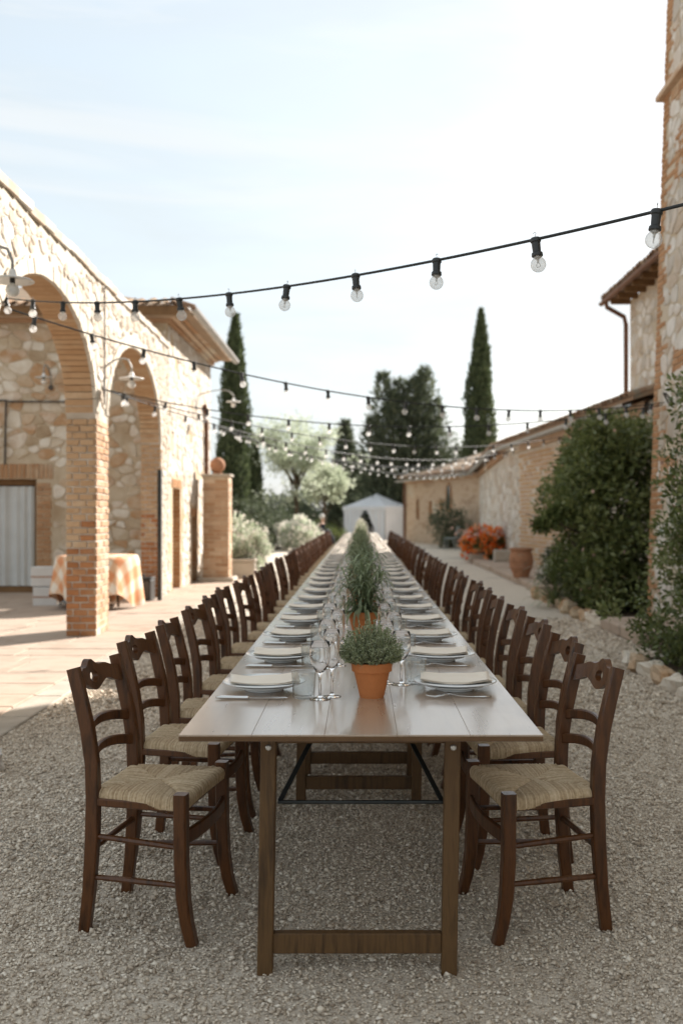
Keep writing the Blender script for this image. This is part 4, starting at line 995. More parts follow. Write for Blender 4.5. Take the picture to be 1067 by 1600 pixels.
def sprigs(t, h, R, H, n, fl):
    C, D, FC = [], [], []; g = G()
    for k in range(n):
        a = RNG.uniform(0,2*pi); rr = RNG.uniform(.1,1)*R; top = np.array([cos(a)*rr, sin(a)*rr, h+H*RNG.uniform(.6,1.1)*(1-.3*(rr/R)**2)]); st = np.array([cos(a)*rr*.3, sin(a)*rr*.3, h*.9])
        g.tube([tuple(st),tuple((st+top)/2+np.array([cos(a),sin(a),0])*.01),tuple(top)], .001, 3, cap=False)
        for q in RNG.uniform(.15,1,34): C.append(st+(top-st)*q); D.append(ball(1)[0]+np.array([cos(a)*.4,sin(a)*.4,.7]))
        for q in range(fl): FC.append(top+RNG.normal(0,.018,3))
    g.obj('stems', 'bark', t); C, D = np.array(C), np.array(D)
    leaf_mesh('leaves', C, D, RNG.uniform(.016,.034,len(C)), RNG.uniform(.004,.008,len(C)), 'sage_leaf', t)
    if FC:
        FC = np.array(FC); leaf_mesh('flowers', FC, ball(len(FC)), RNG.uniform(.006,.012,len(FC)), RNG.uniform(.006,.010,len(FC)), 'flower_white', t)
def pots():
    t = thing('potted_thyme', 'terracotta pot of rounded thyme at the near end of the table', 'potted plant', (.036, 3.30, TZ)); pot(t, .066, .116); thyme(t, .116, .106, .122, 1)
    s1 = thing('potted_sage', '', 'potted plant'); pot(s1, .075, .13); sage(s1, .13, .31, 40)
    s2 = thing('potted_herb', '', 'potted plant'); pot(s2, .075, .13); sprigs(s2, .13, .11, .27, 90, 0)
    s3 = thing('potted_white_flowers', '', 'potted plant'); pot(s3, .075, .13); sprigs(s3, .13, .12, .33, 60, 9)
    u = set()
    for k in range(16):
        y = 4.86+k*1.52; src = s1 if k in (0,1,4) else (s2 if (k in (2,3,5,6,8) or k % 3 == 0) and k < 12 else s3)
        o = src if src.name not in u else copy_tree(src); u.add(src.name)
        o.location = ((-.0 if k else .018)+random.uniform(-.02,.02), y, TZ); o.rotation_euler = (0,0,random.uniform(0,6.28))
        d = {'potted_sage':'pot of long drooping sage-green leaves','potted_herb':'pot of upright leafy herb sprigs','potted_white_flowers':'pot of tall sprigs with tiny white flowers'}[src.name]
        tag(o, f'{d}, {ORD[k+1]} pot along the table', 'potted plant', 'potted herbs down the table')
pots()

# ================================================================ strings of bulbs
def bulb_proto():
    g = G().lathe([(.0135,.0),(.0165,-.004),(.0165,-.012),(.0135,-.016),(.0125,-.044),(.0165,-.047),(.0175,-.056),(.0165,-.058)],16)
    sock = g.mesh('socket'); sock.materials.append(MATS['black_plastic'])
    h = G().tube([(0,0,-.002),(0,0,.008),(.004,0,.014),(.0,0,.018),(-.005,0,.013)], .0012, 5).mesh('hook'); h.materials.append(MATS['bolt_metal'])
    c = (0,0,-.083); r = .0235; prof = [(.0125,-.056),(.0135,-.060)]+[(r*sin(a), -.083+r*cos(a)) for a in np.linspace(.62,pi-.02,12)]
    bl = G().lathe(prof, 20, False).mesh('glass_bulb'); bl.materials.append(MATS['bulb_glass']); bl.polygons.foreach_set('use_smooth',[True]*len(bl.polygons))
    f = G()
    f.lathe([(.0095,-.058),(.0095,-.063),(.004,-.068),(.003,-.078)],10)
    for q in (-1,1): f.tube([(q*.002,0,-.075),(q*.007,0,-.088)], .0009, 4)
    f.tube([(-.007,0,-.088),(-.003,.003,-.091),(.003,-.003,-.091),(.007,0,-.088)], .0008, 4)
    fm = f.mesh('filament'); fm.materials.append(MATS['bolt_metal'])
    return sock, h, bl, fm
BULB = bulb_proto()
def light_string(label, path_fn, n, r=.0065, bulb_at=None, phase=.5, grp='festoon light strings'):
    pts = [Vector(path_fn(i/80)) for i in range(81)]; base = pts[0]
    t = thing('light_string', label, 'string lights', tuple(base), 0, grp)
    G().tube([tuple(p-base) for p in pts], r, 6).obj('cable', 'cable_rubber', t, smooth=True)
    rg = random.Random(label)
    for q in (bulb_at if bulb_at is not None else [(k+phase)/n for k in range(n)]):
        p = Vector(path_fn(q)); rot = (rg.uniform(-.16,.16), rg.uniform(-.16,.16), rg.uniform(0,6.28))
        s = link('socket', BULB[0], None, t, tuple(p-base+Vector((0,0,.006))), rot); s.scale = (1.22,1.22,1.22)
        link('hook', BULB[1], None, s); b = link('bulb', BULB[2], None, s); link('filament', BULB[3], None, s)
def s1(q):
    i = -7.5+q*18.6; return (.98-.335*i, 3.3+.390*i, 2.372+.0085*i+.0045*i*i)
light_string('nearest string of clear bulbs crossing the sky above the table', s1, 18, bulb_at=[(k+7.5)/18.6 for k in range(-7,12)], r=.0058)
def span(a, b, sag): return lambda q: (a[0]+(b[0]-a[0])*q, a[1]+(b[1]-a[1])*q, a[2]+(b[2]-a[2])*q-4*sag*q*(1-q))
light_string('second string of bulbs, sloping from the arcade down to the tower corner', span((-2.71,7.6,2.94),(3.58,11.75,2.68),.36), 17)
light_string('third string of bulbs, from the arcade pier to the tower corner', span((-2.92,11.3,2.78),(3.58,11.85,2.66),.34), 14)
light_string('string of bulbs running from the arcade pier to the low outbuilding', span((-2.92,11.35,2.78),(3.75,24.0,2.92),.5), 24)
light_string('string of bulbs from the far house corner to the low outbuilding', span((-3.2,21.6,3.3),(3.75,24.1,2.92),.62), 15)
light_string('string of bulbs slanting from the far house corner towards the far roof', span((-3.2,21.65,3.3),(4.5,38.0,3.0),.55), 30)
light_string('string of bulbs from the arcade pier towards the middle of the low roof', span((-2.95,11.6,2.8),(4.3,19.5,2.95),.45), 20)
light_string('string of bulbs from the far house corner to the roof above the flowers', span((-3.2,21.7,3.25),(3.75,29.0,2.92),.5), 20)
light_string('farthest string of bulbs crossing above the white tent', span((-1.6,33.0,3.25),(4.5,38.05,3.0),.12), 14, r=.012)

# enamel dish lamps on curved arms
def dish_lamp(label, loc, wall, rz=0.0):
    """loc: dish centre; wall: vector from the dish back to its wall mount"""
    t = thing('dish_lamp', label, 'lamp', loc, 0, 'white dish lamps on the walls'); w = Vector(wall)
    dirn = w.normalized()
    path = [tuple(w+Vector((0,0,-.12)))]+[tuple(w*q+Vector((0,0,.06+.17*sin(pi*(1-q)*.62+.3)))) for q in (.95,.75,.5,.28,.12)]+[(0,0,.13),(0,0,.07)]
    G().tube(path, .011, 8).obj('arm', 'zinc', t, smooth=True)
    G().lathe([(.0005,.075),(.02,.075),(.026,.05),(.03,.03),(.05,.022),(.135,.004),(.145,-.004),(.143,-.007),(.05,.012),(.02,.014),(.0005,.014)],30,False).obj('shade', 'enamel', t, smooth=True)
    G().lathe([(.018,.014),(.018,-.02)],12).obj('socket', 'black_plastic', t)
    prof = [(.014,-.018)]+[(.046*sin(a), -.068+.046*cos(a)) for a in np.linspace(.4,pi-.02,10)]; G().lathe(prof,18,False).obj('bulb', 'enamel', t, smooth=True)
    G().lathe([(.045,0),(.045,.015),(.03,.02)],14).obj('wall_plate', 'iron', t, tuple(w+Vector((0,0,-.12))), Vector((0,0,1)).rotation_difference(-dirn).to_euler())
dish_lamp('white dish lamp on the near arch at the edge of the picture', (-2.36,6.75,2.95), (-.29,.02,0))
dish_lamp('white dish lamp on the arcade pier between the arches', (-2.60,11.3,2.90), (-.32,.0,0))
dish_lamp('white dish lamp at the far corner of the stone house by the cypress', (-2.52,19.7,3.58), (-.74,.0,0))
dish_lamp('white dish lamp on the house front seen through the near arch', (-5.25,16.5,3.62), (0,.38,0))

# ================================================================ things under the arcade
def arcade_props():
    # round table in a checked cloth
    t = thing('draped_table', 'round table in an orange and cream checked cloth behind the brick pier', 'table', (-3.78,14.3,0)); R, H = .56, .765
    G().lathe([(.0005,H-.02),(R-.02,H-.02),(R-.02,H-.003),(.0005,H-.003)],30,False).obj('tabletop', 'table_leg', t)
    for k in range(4): G().tube([(.3*cos(k*pi/2+.4),.3*sin(k*pi/2+.4),0),(.25*cos(k*pi/2+.4),.25*sin(k*pi/2+.4),H-.02)], .02, 8).obj('leg', 'table_leg', t)
    n, m = 120, 16; V, F, UV = [], [], []
    for j in range(m+1):
        for i in range(n):
            a = 2*pi*i/n
            if j <= 5: rr = R*j/5; z = H+.002; f = 0
            else:
                q = (j-5)/(m-5); fold = .05*sin(7*a+1.3)+.03*sin(11*a); L = (.62+.1*cos(4*a+.6))*q; rr = R+.02+.02*q+fold*q; z = H-L; f = q
            V.append((rr*cos(a), rr*sin(a), max(.012,z))); d = R*j/5 if j <= 5 else R+(.62)*(j-5)/(m-5); UV.append((d*cos(a), d*sin(a), 0))
    F = [(j*n+i, j*n+(i+1)%n, (j+1)*n+(i+1)%n, (j+1)*n+i) for j in range(m) for i in range(n)]
    me = bpy.data.meshes.new('cloth'); me.from_pydata(V,[],F); me.update(); at = me.attributes.new('cloth_uv','FLOAT_VECTOR','POINT')
    at.data.foreach_set('vector', np.array(UV,dtype=np.float32).ravel()); link_o = link('checked_tablecloth', me, 'check_cloth', None, (-3.78,14.3,0), smooth=True)
    tag(link_o, 'orange and cream checked cloth draped over the round table', 'tablecloth')
    # stacked boxes of bottled water
    for k, (x, z, c, lab) in enumerate(((-4.62,0,.0,'lower white carton beside the brick pier, under another carton'),(-4.66,.295,.03,'upper white carton of the stack beside the brick pier'),(-4.22,0,0,'lower blue-wrapped pack next to the white cartons'),(-4.24,.295,.0,'upper blue-wrapped pack next to the white cartons'))):
        b = thing('water_pack' if k > 1 else 'carton', lab, 'pack' if k > 1 else 'carton', (x,14.75+c,z), 0, 'packs stacked behind the pier')
        if k < 2:
            G().box(-.19,.19,-.14,.14,0,.285,.008).obj('box', 'cardboard_white', b); G().box(-.19,.19,-.1425,-.1405,.13,.15).obj('tape', 'old_terracotta', b)
        else:
            for q in range(3):
                for w in range(2):
                    G().lathe([(.04,0),(.043,.01),(.043,.18),(.03,.23),(.014,.255),(.014,.285)],12).obj('bottle', 'wrap_blue' if q != 1 else 'window_glass', b, ((q-1)*.095, -.05+w*.1, 0), smooth=True)
            G().box(-.145,.145,-.1,-.098,.05,.1).obj('wrap_band', 'wrap_blue', b)
    # black crate and steel post by the far jamb
    b = thing('black_crate', 'black plastic crate beside the dark steel post', 'crate', (-3.42,15.55,0)); 
    g = G().box(-.17,.17,-.2,.2,0,.34,.015).obj('body', 'black_plastic', b); G().box(-.18,.18,-.21,.21,.345,.375,.01).obj('lid', 'dark_metal', b)
    for y in (-.12,.12): G().box(-.02,.02,y-.03,y+.03,.375,.41,.006).obj('handle', 'dark_metal', b)
    p = thing('steel_post', 'tall dark steel post standing at the far arch jamb', 'post', (-3.13,15.5,0))
    G().box(-.03,.03,-.03,.03,.012,2.05,.004).obj('post', 'dark_metal', p); G().box(.031,.04,-.03,.03,.012,2.05).obj('edge_strip', 'zinc', p); G().box(-.1,.1,-.1,.1,0,.012).obj('base_plate', 'zinc', p)
    G().add(*rock(random.Random(3),(0,0,.05),.1,.12,.08)).obj('loose_block','stone',None,(-1.98,5.25,0)).update_tag()
    tag(bpy.data.objects['loose_block'], 'small grey stone block at the picture edge on the gravel', 'block')
arcade_props()
# ================================================================ trees and plants
def crown_core(name, fn, H, mat, t, n=18, m=26):
    """lumpy inner foliage body so the crown is dense; fn(z)->radius"""
    V, F = [], []
    for j in range(m+1):
        z = H[0]+(H[1]-H[0])*j/m
        for i in range(n):
            a = 2*pi*i/n; r = max(.01, fn(z)*(.68+.14*sin(3*a+z*1.7)+.1*sin(5*a-z*2.9))); V.append((r*cos(a), r*sin(a), z))
    F = [(j*n+i, j*n+(i+1)%n, (j+1)*n+(i+1)%n, (j+1)*n+i) for j in range(m) for i in range(n)]
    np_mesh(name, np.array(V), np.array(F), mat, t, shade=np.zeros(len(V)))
def cypress(label, x, y, H, R, n, lean=0.0, zb=.5):
    t = thing('cypress', label, 'tree', (x,y,0), 0, 'tall trees beyond the courtyard'); t.rotation_euler = (0,lean,0)
    prof = lambda z: R*np.clip(np.where((z-zb)/(H-zb) < .25, .75+((z-zb)/(H-zb)), 1.0*(1-np.clip(((z-zb)/(H-zb)-.25)/.75,0,1)**2.3)),0.02,1)
    G().tube([(0,0,0),(.03,0,H*.35),(0,0,H*.8)], .16*R+.06, 8, [1,.7,.2]).obj('trunk', 'bark', t)
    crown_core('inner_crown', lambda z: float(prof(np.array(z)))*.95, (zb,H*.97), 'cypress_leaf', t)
    z = zb+(H-zb)*RNG.random(n)**.9; a = RNG.uniform(0,2*pi,n); lump = 1+.14*np.sin(3*a+z*1.5)+.10*np.sin(7*a-z*3.1)
    r = prof(z)*lump*RNG.uniform(.72,1.06,n); C = np.stack([r*np.cos(a), r*np.sin(a), z],1)
    D = np.stack([np.cos(a)*.35, np.sin(a)*.35, np.ones(n)],1)+RNG.normal(0,.28,(n,3))
    leaf_mesh('crown', C, D, RNG.uniform(.14,.34,n)*(.6+.5*R), RNG.uniform(.05,.11,n)*(.6+.5*R), 'cypress_leaf', t)
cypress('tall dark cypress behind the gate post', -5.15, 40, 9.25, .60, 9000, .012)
cypress('small slim cypress beside the tall one near the gate post', -4.85, 45.5, 4.8, .36, 3000)
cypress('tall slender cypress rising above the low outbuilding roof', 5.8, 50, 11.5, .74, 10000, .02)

def branchy(t, H, spread, n, rng, z0=.9, r0=.13):
    """trunk and limbs as one mesh; returns tip points"""
    g = G(); tips = []
    g.tube([(0,0,0),(.05,.02,z0),(.02,.05,H*.55)], r0, 8, [1.15,.85,.5])
    for k in range(n):
        a = 2*pi*k/n+rng.uniform(-.4,.4); s = rng.uniform(.25,.9); st = Vector((.03,.03,z0+(H*.55-z0)*s)); L = spread*rng.uniform(.6,1.05)
        e = Vector((cos(a)*L, sin(a)*L, st.z+H*rng.uniform(.18,.42))); mid = st.lerp(e,.5)+Vector((0,0,.12*L))
        g.tube([tuple(st),tuple(mid),tuple(e)], r0*.42, 6, [1,.65,.25])
        for q in range(4):
            p = st.lerp(e, rng.uniform(.45,1)); w = p+Vector((rng.uniform(-1,1),rng.uniform(-1,1),rng.uniform(.2,1)))*L*.4
            g.tube([tuple(p),tuple(w)], r0*.16, 4, [1,.4]); tips += [tuple(w), tuple(p.lerp(w,.5))]
        tips.append(tuple(e))
    g.obj('trunk', 'bark', t); return np.array(tips)
def clumpy(t, centres, rad, per, L, W, mat, name='crown', up=.3, flat=.7):
    k = len(centres); c = np.repeat(centres, per, 0); rr = np.repeat(np.asarray(rad)*np.ones(k), per); n = len(c)
    off = ball(n)*(RNG.random(n)**.45*rr)[:,None]; off[:,2] *= flat
    D = off/np.maximum(.01,rr)[:,None]+ball(n)*.7+np.array([0,0,up])
    sh = np.clip(np.repeat(RNG.random(k),per)*.5+RNG.random(n)*.5,0,1)
    leaf_mesh(name, c+off, D, RNG.uniform(.7,1.3,n)*L, RNG.uniform(.7,1.3,n)*W, mat, t, shade=sh)

def trees():
    rng = random.Random(51)
    t = thing('pale_tree', 'pale feathery broadleaf tree standing beyond the courtyard', 'tree', (-2.95,45,0), 0, 'tall trees beyond the courtyard')
    tips = branchy(t, 6.1, 1.95, 15, rng, 1.2, .12); ex = np.array([(rng.gauss(0,.85), rng.gauss(0,.85), rng.uniform(1.8,5.75)) for _ in range(50)])
    ex[:,:2] *= (1.15-.6*np.abs(ex[:,2:]-3.6)/2.4); clumpy(t, np.concatenate([tips,ex]), .55, 50, .14, .07, 'pale_leaf')
    t = thing('pale_tree', 'smaller pale tree at the far end, behind the shrubs by the path', 'tree', (-1.75,47,0), 0, 'tall trees beyond the courtyard')
    tips = branchy(t, 4.4, 1.1, 9, rng, .8, .09); clumpy(t, tips, .42, 60, .16, .08, 'pale_leaf')
    def conifer(label, x, y, H, R, n, spires, name='conifer', zb=.6):
        t = thing(name, label, 'tree', (x,y,0), 0, 'tall trees beyond the courtyard')
        G().tube([(0,0,0),(0,0,H*.9)], .2, 8, [1,.15]).obj('trunk', 'bark', t)
        C, D = [], []; g = G()
        for (sx, sy, sh, sr) in spires:
            m = int(n*sr*sh/sum(q[2]*q[3] for q in spires)); z = zb+(H*sh-zb)*RNG.random(m)**1.15; k = (z-zb)/(H*sh-zb)
            a = RNG.uniform(0,2*pi,m); tier = .75+.25*np.sin(z*5.2+3*np.sin(2*a)); r = R*sr*np.clip(1-k,0,1)**.62*tier*RNG.uniform(.3,1.22,m)
            C.append(np.stack([sx+r*np.cos(a), sy+r*np.sin(a), z],1)); D.append(np.stack([np.cos(a), np.sin(a), .35+.8*k],1)+RNG.normal(0,.35,(m,3)))
            g.tube([(sx*.2,sy*.2,.5),(sx,sy,H*sh*.5),(sx,sy,H*sh*.96)], .1, 6, [1,.6,.1])
        g.obj('limbs', 'bark', t)
        C, D = np.concatenate(C), np.concatenate(D); m = len(C)
        leaf_mesh('crown', C, D, RNG.uniform(.22,.6,m), RNG.uniform(.06,.13,m), 'conifer_leaf', t)
    conifer('broad dark many-topped conifer rising behind the white tent', 2.3, 55, 9.3, 2.3, 17000, [(-1.1,0,.97,.75),(-.2,.2,.93,.85),(1.2,0,1.0,.8),(.5,-.3,.92,.95),(-.5,-.4,.84,1.0),(1.8,.3,.82,.7),(-1.7,0,.7,.7),(.9,.3,.95,.8)])
    conifer('narrow dark conifer between the pale tree and the big conifer', -.95, 58, 6.6, 1.05, 6000, [(0,0,1,1),(.5,.1,.72,.7),(-.4,0,.62,.8)])
    conifer('low dark evergreen filling behind the tent', .2, 63, 4.9, 2.0, 8000, [(-.9,0,.9,.9),(.8,0,1,.9),(0,.3,.8,1)], 'evergreen_tree')
    t = thing('bare_tree', 'thin-leaved tree showing beside the big conifer above the roof', 'tree', (4.6,55,0), 0, 'tall trees beyond the courtyard')
    tips = branchy(t, 6.9, 1.5, 12, rng, 2.0, .12); clumpy(t, tips, .45, 26, .17, .08, 'olive_leaf')
    # shrubs between the gate post and the far end
    def shrub(label, x, y, w, h, n, mat, name='shrub', leaf=(.13,.05), fl=None, grp='shrubs beyond the gate post', zlow=.05, d=1.0, dens=60, rad=.3):
        t = thing(name, label, 'shrub', (x,y,0), 0, grp)
        g = G(); cs = []
        for k in range(n):
            a = rng.uniform(0,2*pi); q = sqrt(rng.random()); zz = zlow+rng.random()**.8*h*(1-.45*q*q); cs.append((cos(a)*q*w, sin(a)*q*w*d, zz))
            if k < 26: g.tube([(cos(a)*.1*w, sin(a)*.1*w, 0),(cos(a)*q*w*.6, sin(a)*q*w*.6*d, zz*.55), cs[-1]], .018, 4, [1,.7,.3])
        g.obj('stems', 'bark', t); cs = np.array(cs); clumpy(t, cs, rad*max(w,h)*.55, dens, leaf[0], leaf[1], mat, 'foliage')
        if fl:
            m = fl[1]; idx = RNG.integers(0,len(cs),m); off = ball(m)*rad*max(w,h)*.6; leaf_mesh('flowers', cs[idx]+off, off+np.array([0,0,.1]), RNG.uniform(.7,1.3,m)*fl[2], RNG.uniform(.7,1.3,m)*fl[2]*.8, fl[0], t)
        return t
    shrub('dark green rounded shrub below the cypress', -4.2, 37, 1.3, 1.9, 60, 'olive_leaf')
    shrub('grey-green shrub in front of the pale tree', -2.9, 38, 1.1, 1.55, 50, 'olive_leaf')
    shrub('low dark shrub at the far end of the chairs', -1.55, 41.5, .8, 1.0, 34, 'bush_leaf')
    shrub('white-flowering shrub in front of the pale tree', -2.35, 36.5, .8, 1.15, 40, 'pale_leaf', fl=('flower_white', 900, .12))
    shrub('dark shrub just behind the gate post', -3.7, 30, .9, 1.3, 40, 'olive_leaf')
    shrub('wide dark hedge shrub far behind the pale tree', -4.6, 60, 3.6, 2.6, 90, 'conifer_leaf', leaf=(.3,.12))
    shrub('wide dark hedge shrub far behind the tent', 2.6, 66, 4.2, 2.7, 90, 'conifer_leaf', leaf=(.3,.12))
    shrub('wide far hedge shrub beyond the house', -11, 62, 4.5, 2.8, 90, 'conifer_leaf', leaf=(.3,.12))
    shrub('pale cream-flowering shrub beside the gate post', -2.75, 22.2, .55, 1.25, 60, 'pale_leaf', leaf=(.11,.035), fl=('flower_white', 1500, .07))
    shrub('cream plumed plant spilling over the stone planter', -2.42, 21.4, .42, .75, 36, 'pale_leaf', leaf=(.10,.03), fl=('flower_white', 800, .06), zlow=.35)
    p = thing('stone_planter', 'low square stone planter beside the gate post', 'planter', (-2.45,20.9,0)); 
    G().box(-.24,.24,-.22,.22,0,.36,.02).obj('body', 'kerb_stone', p); G().box(-.27,.27,-.25,.25,.36,.42,.015).obj('rim', 'kerb_stone', p); G().box(-.2,.2,-.18,.18,.4,.425).obj('soil', 'soil', p)
    shrub('olive-green upright shrub against the low building wall', 3.45, 39.2, .62, 1.95, 46, 'olive_leaf', 'wall_shrub', leaf=(.14,.04), grp='plants along the low building')
    # flowering clump in its trough
    t = shrub('rounded clump of orange and pink flowers on the stone ledge', 3.42, 27.3, .56, .78, 46, 'bush_leaf', 'flower_clump', leaf=(.08,.035), fl=('flower_orange', 1300, .12), grp='plants along the low building', zlow=.2)
    cc = RNG.normal(0,.28,(420,3))*np.array([1,1,.35])+np.array([0,.05,.78]); leaf_mesh('pale_flowers', cc, ball(420)+np.array([0,0,.6]), RNG.uniform(.08,.13,420), RNG.uniform(.06,.1,420), 'flower_pink', t)
    tr = thing('stone_trough', 'low stone trough under the orange flowers', 'trough', (3.42,27.3,.118)); G().box(-.5,.5,-.35,.35,0,.16,.02).obj('body','kerb_stone',tr)
    tag(G().box(-.25,.25,-.2,.2,0,.30,.02).obj('stone_block','kerb_stone',None,(3.72,26.0,.118)), 'pale stone block beside the orange flowers', 'block')
    # terracotta urn
    u = thing('terracotta_urn', 'large ribbed terracotta urn on the stone ledge', 'urn', (3.1,19.3,.125))
    G().lathe([(.0005,0),(.14,0),(.15,.02),(.17,.1),(.215,.2),(.222,.21),(.218,.22),(.228,.32),(.235,.33),(.228,.34),(.222,.42),(.205,.48),(.195,.5),(.2,.52),(.225,.535),(.23,.56),(.222,.575),(.2,.575),(.19,.54),(.19,.5)],40,False).obj('body','old_terracotta',u,smooth=False)
    for z in (.205,.33): G().lathe([(.222,z-.014),(.236,z),(.222,z+.014)],40,False).obj('band','old_terracotta',u)
    G().lathe([(.0005,.5),(.195,.49)],24,False).obj('soil','soil',u)
    shrub('white-flowering plant between the urn and the big bush', 3.42, 17.5, .25, .78, 26, 'olive_leaf', 'white_flower_plant', leaf=(.07,.03), fl=('flower_white', 420, .05), grp='plants along the low building', zlow=.1)
    # big glossy bush against the tower
    t = thing('climbing_bush', 'big dark glossy evergreen bush filling the corner beside the tower', 'bush', (3.5,14.0,0))
    g = G(); cs = []; rad = []
    for k in range(330):
        z = rng.uniform(.12,2.62); wob = .12*sin(z*3.1)+.08*sin(z*7); xl = 2.93+wob+ (.16 if z > 2.4 else 0)+(.12 if 1.0 < z < 1.25 else 0); xr = 4.25
        y = 14.0+rng.uniform(-1.0,1.25)*(1-.12*z); x = rng.uniform(xl, xr) if rng.random() < .6 else xl+abs(rng.gauss(0,.3))
        if x > 3.45 and y < 12.75: y = 12.9+rng.random()*.5
        cs.append((x-3.5, y-14.0, z)); rad.append(rng.uniform(.12,.3))
        if k < 40: g.tube([(rng.uniform(-.2,.3),rng.uniform(-.2,.3),0),((x-3.5)*.6,(y-14)*.6,z*.6),cs[-1]], .022, 5, [1,.7,.25])
    for q in np.linspace(0,1,12): cs.append((2.85-3.5-.42*q, -.35, 1.30+.1*sin(q*5))); rad.append(.085)
    g.tube([(-.5,-.3,1.1),(-.9,-.35,1.28),(-1.25,-.35,1.36)], .014, 5, [1,.7,.3])
    g.obj('stems', 'bark', t); cs = np.array(cs); clumpy(t, cs, np.array(rad), 84, .10, .043, 'bush_leaf', 'foliage', up=.15, flat=.85)
    m = 130; idx = RNG.integers(0,len(cs),m); leaf_mesh('flowers', cs[idx]+ball(m)*.24, ball(m), RNG.uniform(.05,.09,m), RNG.uniform(.04,.06,m), 'flower_pink', t)
    # near bush and climber at the picture edge
    t = thing('edge_bush', 'leafy rose-like bush growing up the tower at the picture edge', 'bush', (3.05,9.0,0)); cs, rad = [], []; g = G()
    for k in range(150):
        z = rng.uniform(.08,2.5); xl = 2.62+.12*sin(z*2.2+.6)+(.3 if .75 < z < 1.15 else 0)+(.2 if z > 1.1 else 0); x = rng.uniform(xl,3.42); y = 8.9+rng.uniform(-.8,.9)
        if z > 1.0: y = 8.3+rng.uniform(-.5,.35); x = rng.uniform(2.64+.07*sin(z*4), 3.42)
        elif z > .9: x = rng.uniform(2.9,3.42)
        else: x = rng.uniform(2.42+.08*sin(z*9), 3.4)
        cs.append((x-3.05,y-9.0,z)); rad.append(rng.uniform(.12,.24))
        if k < 26: g.tube([(rng.uniform(-.1,.2),rng.uniform(-.3,.3),0),((x-3.05)*.6,(y-9)*.6,z*.6),cs[-1]], .014, 5, [1,.7,.3])
    g.obj('stems','bark',t); cs = np.array(cs); clumpy(t, cs, np.array(rad), 90, .06, .03, 'bush_leaf', 'foliage', up=.15, flat=.85)
    m = 60; idx = RNG.integers(0,len(cs),m); leaf_mesh('flowers', cs[idx]+ball(m)*.2, ball(m), RNG.uniform(.04,.07,m), RNG.uniform(.03,.05,m), 'flower_pink', t)
    # iris clump: long sword leaves
    t = thing('iris_clump', 'clump of long sword-shaped leaves at the foot of the big bush', 'plant', (2.82,14.5,.02)); strap(t, .0, 1.0, 150, 'bush_leaf', .75); t.children[0].scale = (1.5,1.5,1.0)
trees()

# ================================================================ tent, garden chair, person
def tent():
    t = thing('white_tent', 'white party tent with a low pyramid roof beyond the table end', 'tent', (.85,53,0), radians(-33)); a, h, p = 1.27, 1.72, 2.42
    n = 9; V, F = [], []
    for j in range(n):
        q = j/(n-1); s = a*1.03*(1-q); z = h+(p-h)*(q**1.12)
        V += [(-s,-s,z),(s,-s,z),(s,s,z),(-s,s,z)]
    F = [(4*j+k, 4*j+(k+1)%4, 4*j+4+(k+1)%4, 4*j+4+k) for j in range(n-1) for k in range(4)]; G().add(V,F).obj('roof', 'tent_cloth', t)
    c = a*1.035; G().add([(-c,-c,h+.01),(c,-c,h+.01),(c,c,h+.01),(-c,c,h+.01),(-c,-c,h-.2),(c,-c,h-.2),(c,c,h-.2),(-c,c,h-.2)], [(k,k+4,(k+1)%4+4,(k+1)%4) for k in range(4)]).obj('valance', 'tent_cloth', t)
    def wall(pa, pb, u0, u1, tie=False):
        g = G(); m = 26; V = []
        for j in range(9):
            z = (h-.15)*j/8
            for i in range(m+1):
                q = u0+(u1-u0)*i/m
                if tie: q = u1+(q-u1)*(.45+.55*(j/8)**1.5 if j > 3 else .58)
                x, y = pa[0]+(pb[0]-pa[0])*q, pa[1]+(pb[1]-pa[1])*q; w = .025*sin(q*40); d = Vector((pb[1]-pa[1], -(pb[0]-pa[0]),0)).normalized(); V.append((x+d.x*w, y+d.y*w, z))
        g.add(V, [(j*(m+1)+i, j*(m+1)+i+1, (j+1)*(m+1)+i+1, (j+1)*(m+1)+i) for j in range(8) for i in range(m)]); g.obj('side_panel', 'tent_cloth', t, smooth=True)
    P = [(-a,-a),(a,-a),(a,a),(-a,a)]
    wall(P[0],P[1],.55,1,True); wall(P[0],P[1],0,.02); wall(P[0],P[1],.5,.0,True); wall(P[1],P[2],0,1); wall(P[2],P[3],0,1); wall(P[3],P[0],0,1)
    for x,y in P: G().tube([(x*.985,y*.985,0),(x*.985,y*.985,h)], .03, 8).obj('pole', 'dark_metal', t)
tent()
def garden_chair():
    t = thing('garden_chair', 'grey metal garden chair beside the wall shrub', 'chair', (3.35,37.0,0), radians(70))
    for sx in (-1,1):
        G().tube([(sx*.22,.22,0),(sx*.22,.2,.44),(sx*.22,-.2,.45),(sx*.21,-.28,.9)], .014, 8).obj('side_frame','steel_chair',t); G().tube([(sx*.22,-.24,0),(sx*.22,-.1,.44)], .014, 8).obj('back_leg','steel_chair',t)
    G().box(-.22,.22,-.21,.22,.44,.46,.006).obj('seat','steel_chair',t)
    G().sweep([(-.2,-.25,.74),(0,-.28,.74),(.2,-.25,.74)], rrect(.012,.3,.004)).obj('backrest','steel_chair',t)
garden_chair()
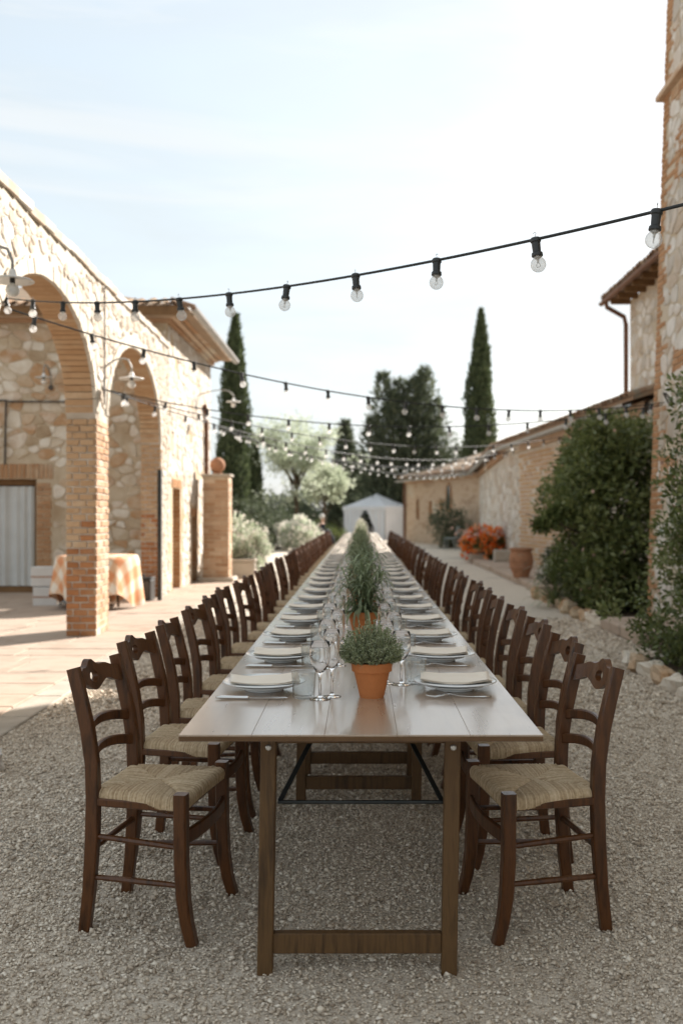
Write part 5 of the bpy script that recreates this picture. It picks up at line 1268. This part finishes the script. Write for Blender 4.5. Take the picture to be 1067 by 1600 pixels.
def person():
    t = thing('person', 'distant seated person with pale grey hair in dark jacket and white shirt', 'person', (-1.52,38.2,0), radians(-75))
    def skin(name, V, E, R, mat):
        me = bpy.data.meshes.new(name); me.from_pydata(V, E, []); o = link(name, me, mat, t)
        m = o.modifiers.new('skin','SKIN'); s = o.modifiers.new('sub','SUBSURF'); s.levels = 1; s.render_levels = 1
        for i, r in enumerate(R): me.skin_vertices[0].data[i].radius = (r[0], r[1]) if isinstance(r, tuple) else (r, r)
        me.skin_vertices[0].data[0].use_root = True; me.materials.clear(); me.materials.append(MATS[mat]); return o
    V = [(0,0,.5),(0,.0,.72),(0,.02,.95),(0,.03,1.02),(0,.04,1.09),(0,.05,1.20),(0,.05,1.29),
         (-.2,.02,.93),(-.25,.06,.68),(-.18,.28,.62),(-.12,.36,.64),(.2,.02,.93),(.25,.06,.68),(.18,.28,.62),(.12,.36,.64),
         (-.1,.05,.5),(-.11,.42,.5),(-.11,.44,.1),(-.11,.52,.04),(.1,.05,.5),(.11,.42,.5),(.11,.44,.1),(.11,.52,.04)]
    E = [(0,1),(1,2),(2,3),(3,4),(4,5),(5,6),(2,7),(7,8),(8,9),(9,10),(2,11),(11,12),(12,13),(13,14),(0,15),(15,16),(16,17),(17,18),(0,19),(19,20),(20,21),(21,22)]
    R = [(.16,.11),(.15,.10),(.15,.09),.055,.06,.085,.075,.06,.05,.04,.035,.06,.05,.04,.035,.09,.07,.05,.045,.09,.07,.05,.045]
    skin('body', V, E, R, 'skin')
    skin('jacket', [V[0],V[1],V[2],V[7],V[8],V[9],V[11],V[12],V[13]], [(0,1),(1,2),(2,3),(3,4),(4,5),(2,6),(6,7),(7,8)], [(.19,.13),(.18,.12),(.175,.105),.075,.063,.052,.075,.063,.052], 'navy_cloth')
    skin('trousers', [V[0],V[15],V[16],V[17],V[19],V[20],V[21]], [(0,1),(1,2),(2,3),(0,4),(4,5),(5,6)], [(.18,.13),.10,.08,.06,.10,.08,.06], 'navy_cloth')
    G().add([(-.06,.118,.98),(.06,.118,.98),(.03,.138,.62),(-.03,.138,.62)], [(0,3,2,1)]).obj('shirt_front','white_cloth',t)
    G().sphere((0,.02,1.245),.105,14,9,1.05).obj('hair','grey_hair',t,smooth=True)
    s = thing('stool_chair', 'chair under the distant seated person', 'chair', (-1.52,38.2,0), radians(-75))
    G().box(-.2,.2,-.18,.2,.36,.39,.008).obj('seat','chair_wood',s)
    for x in (-.17,.17):
        for y in (-.16,.17): G().box(x-.018,x+.018,y-.018,y+.018,0,.36).obj('leg','chair_wood',s)
    # jacket hung over the last chair
    j = thing('hung_jacket', 'dark jacket hung over the last chair on the arcade side', 'jacket', (-.95,PY0+38*PS,0), -pi/2)
    n, m = 18, 14; V = []
    for k in range(m+1):
        q = k/m; a = q*2-1; z = .93-.42*abs(a)**1.4-(.03 if a > 0 else 0); yy = .05*np.tanh(a*4)-.02+.02*abs(a)
        for i in range(n+1): u = 2*i/n-1; V.append((u*.235*(1+.06*abs(a)), yy+.012*sin(u*9+a*2), z-.05*u**4))
    F = [(k*(n+1)+i, k*(n+1)+i+1, (k+1)*(n+1)+i+1, (k+1)*(n+1)+i) for k in range(m) for i in range(n)]
    o = G().add(V,F).obj('cloth','navy_cloth',j,smooth=True); so = o.modifiers.new('thick','SOLIDIFY'); so.thickness = .012
    for sx in (-1,1): G().tube([(sx*.22,.03,.86),(sx*.27,.06,.62),(sx*.25,.08,.40)], .05, 8, [.9,1,.8]).obj('sleeve','navy_cloth',j,smooth=True)
person()
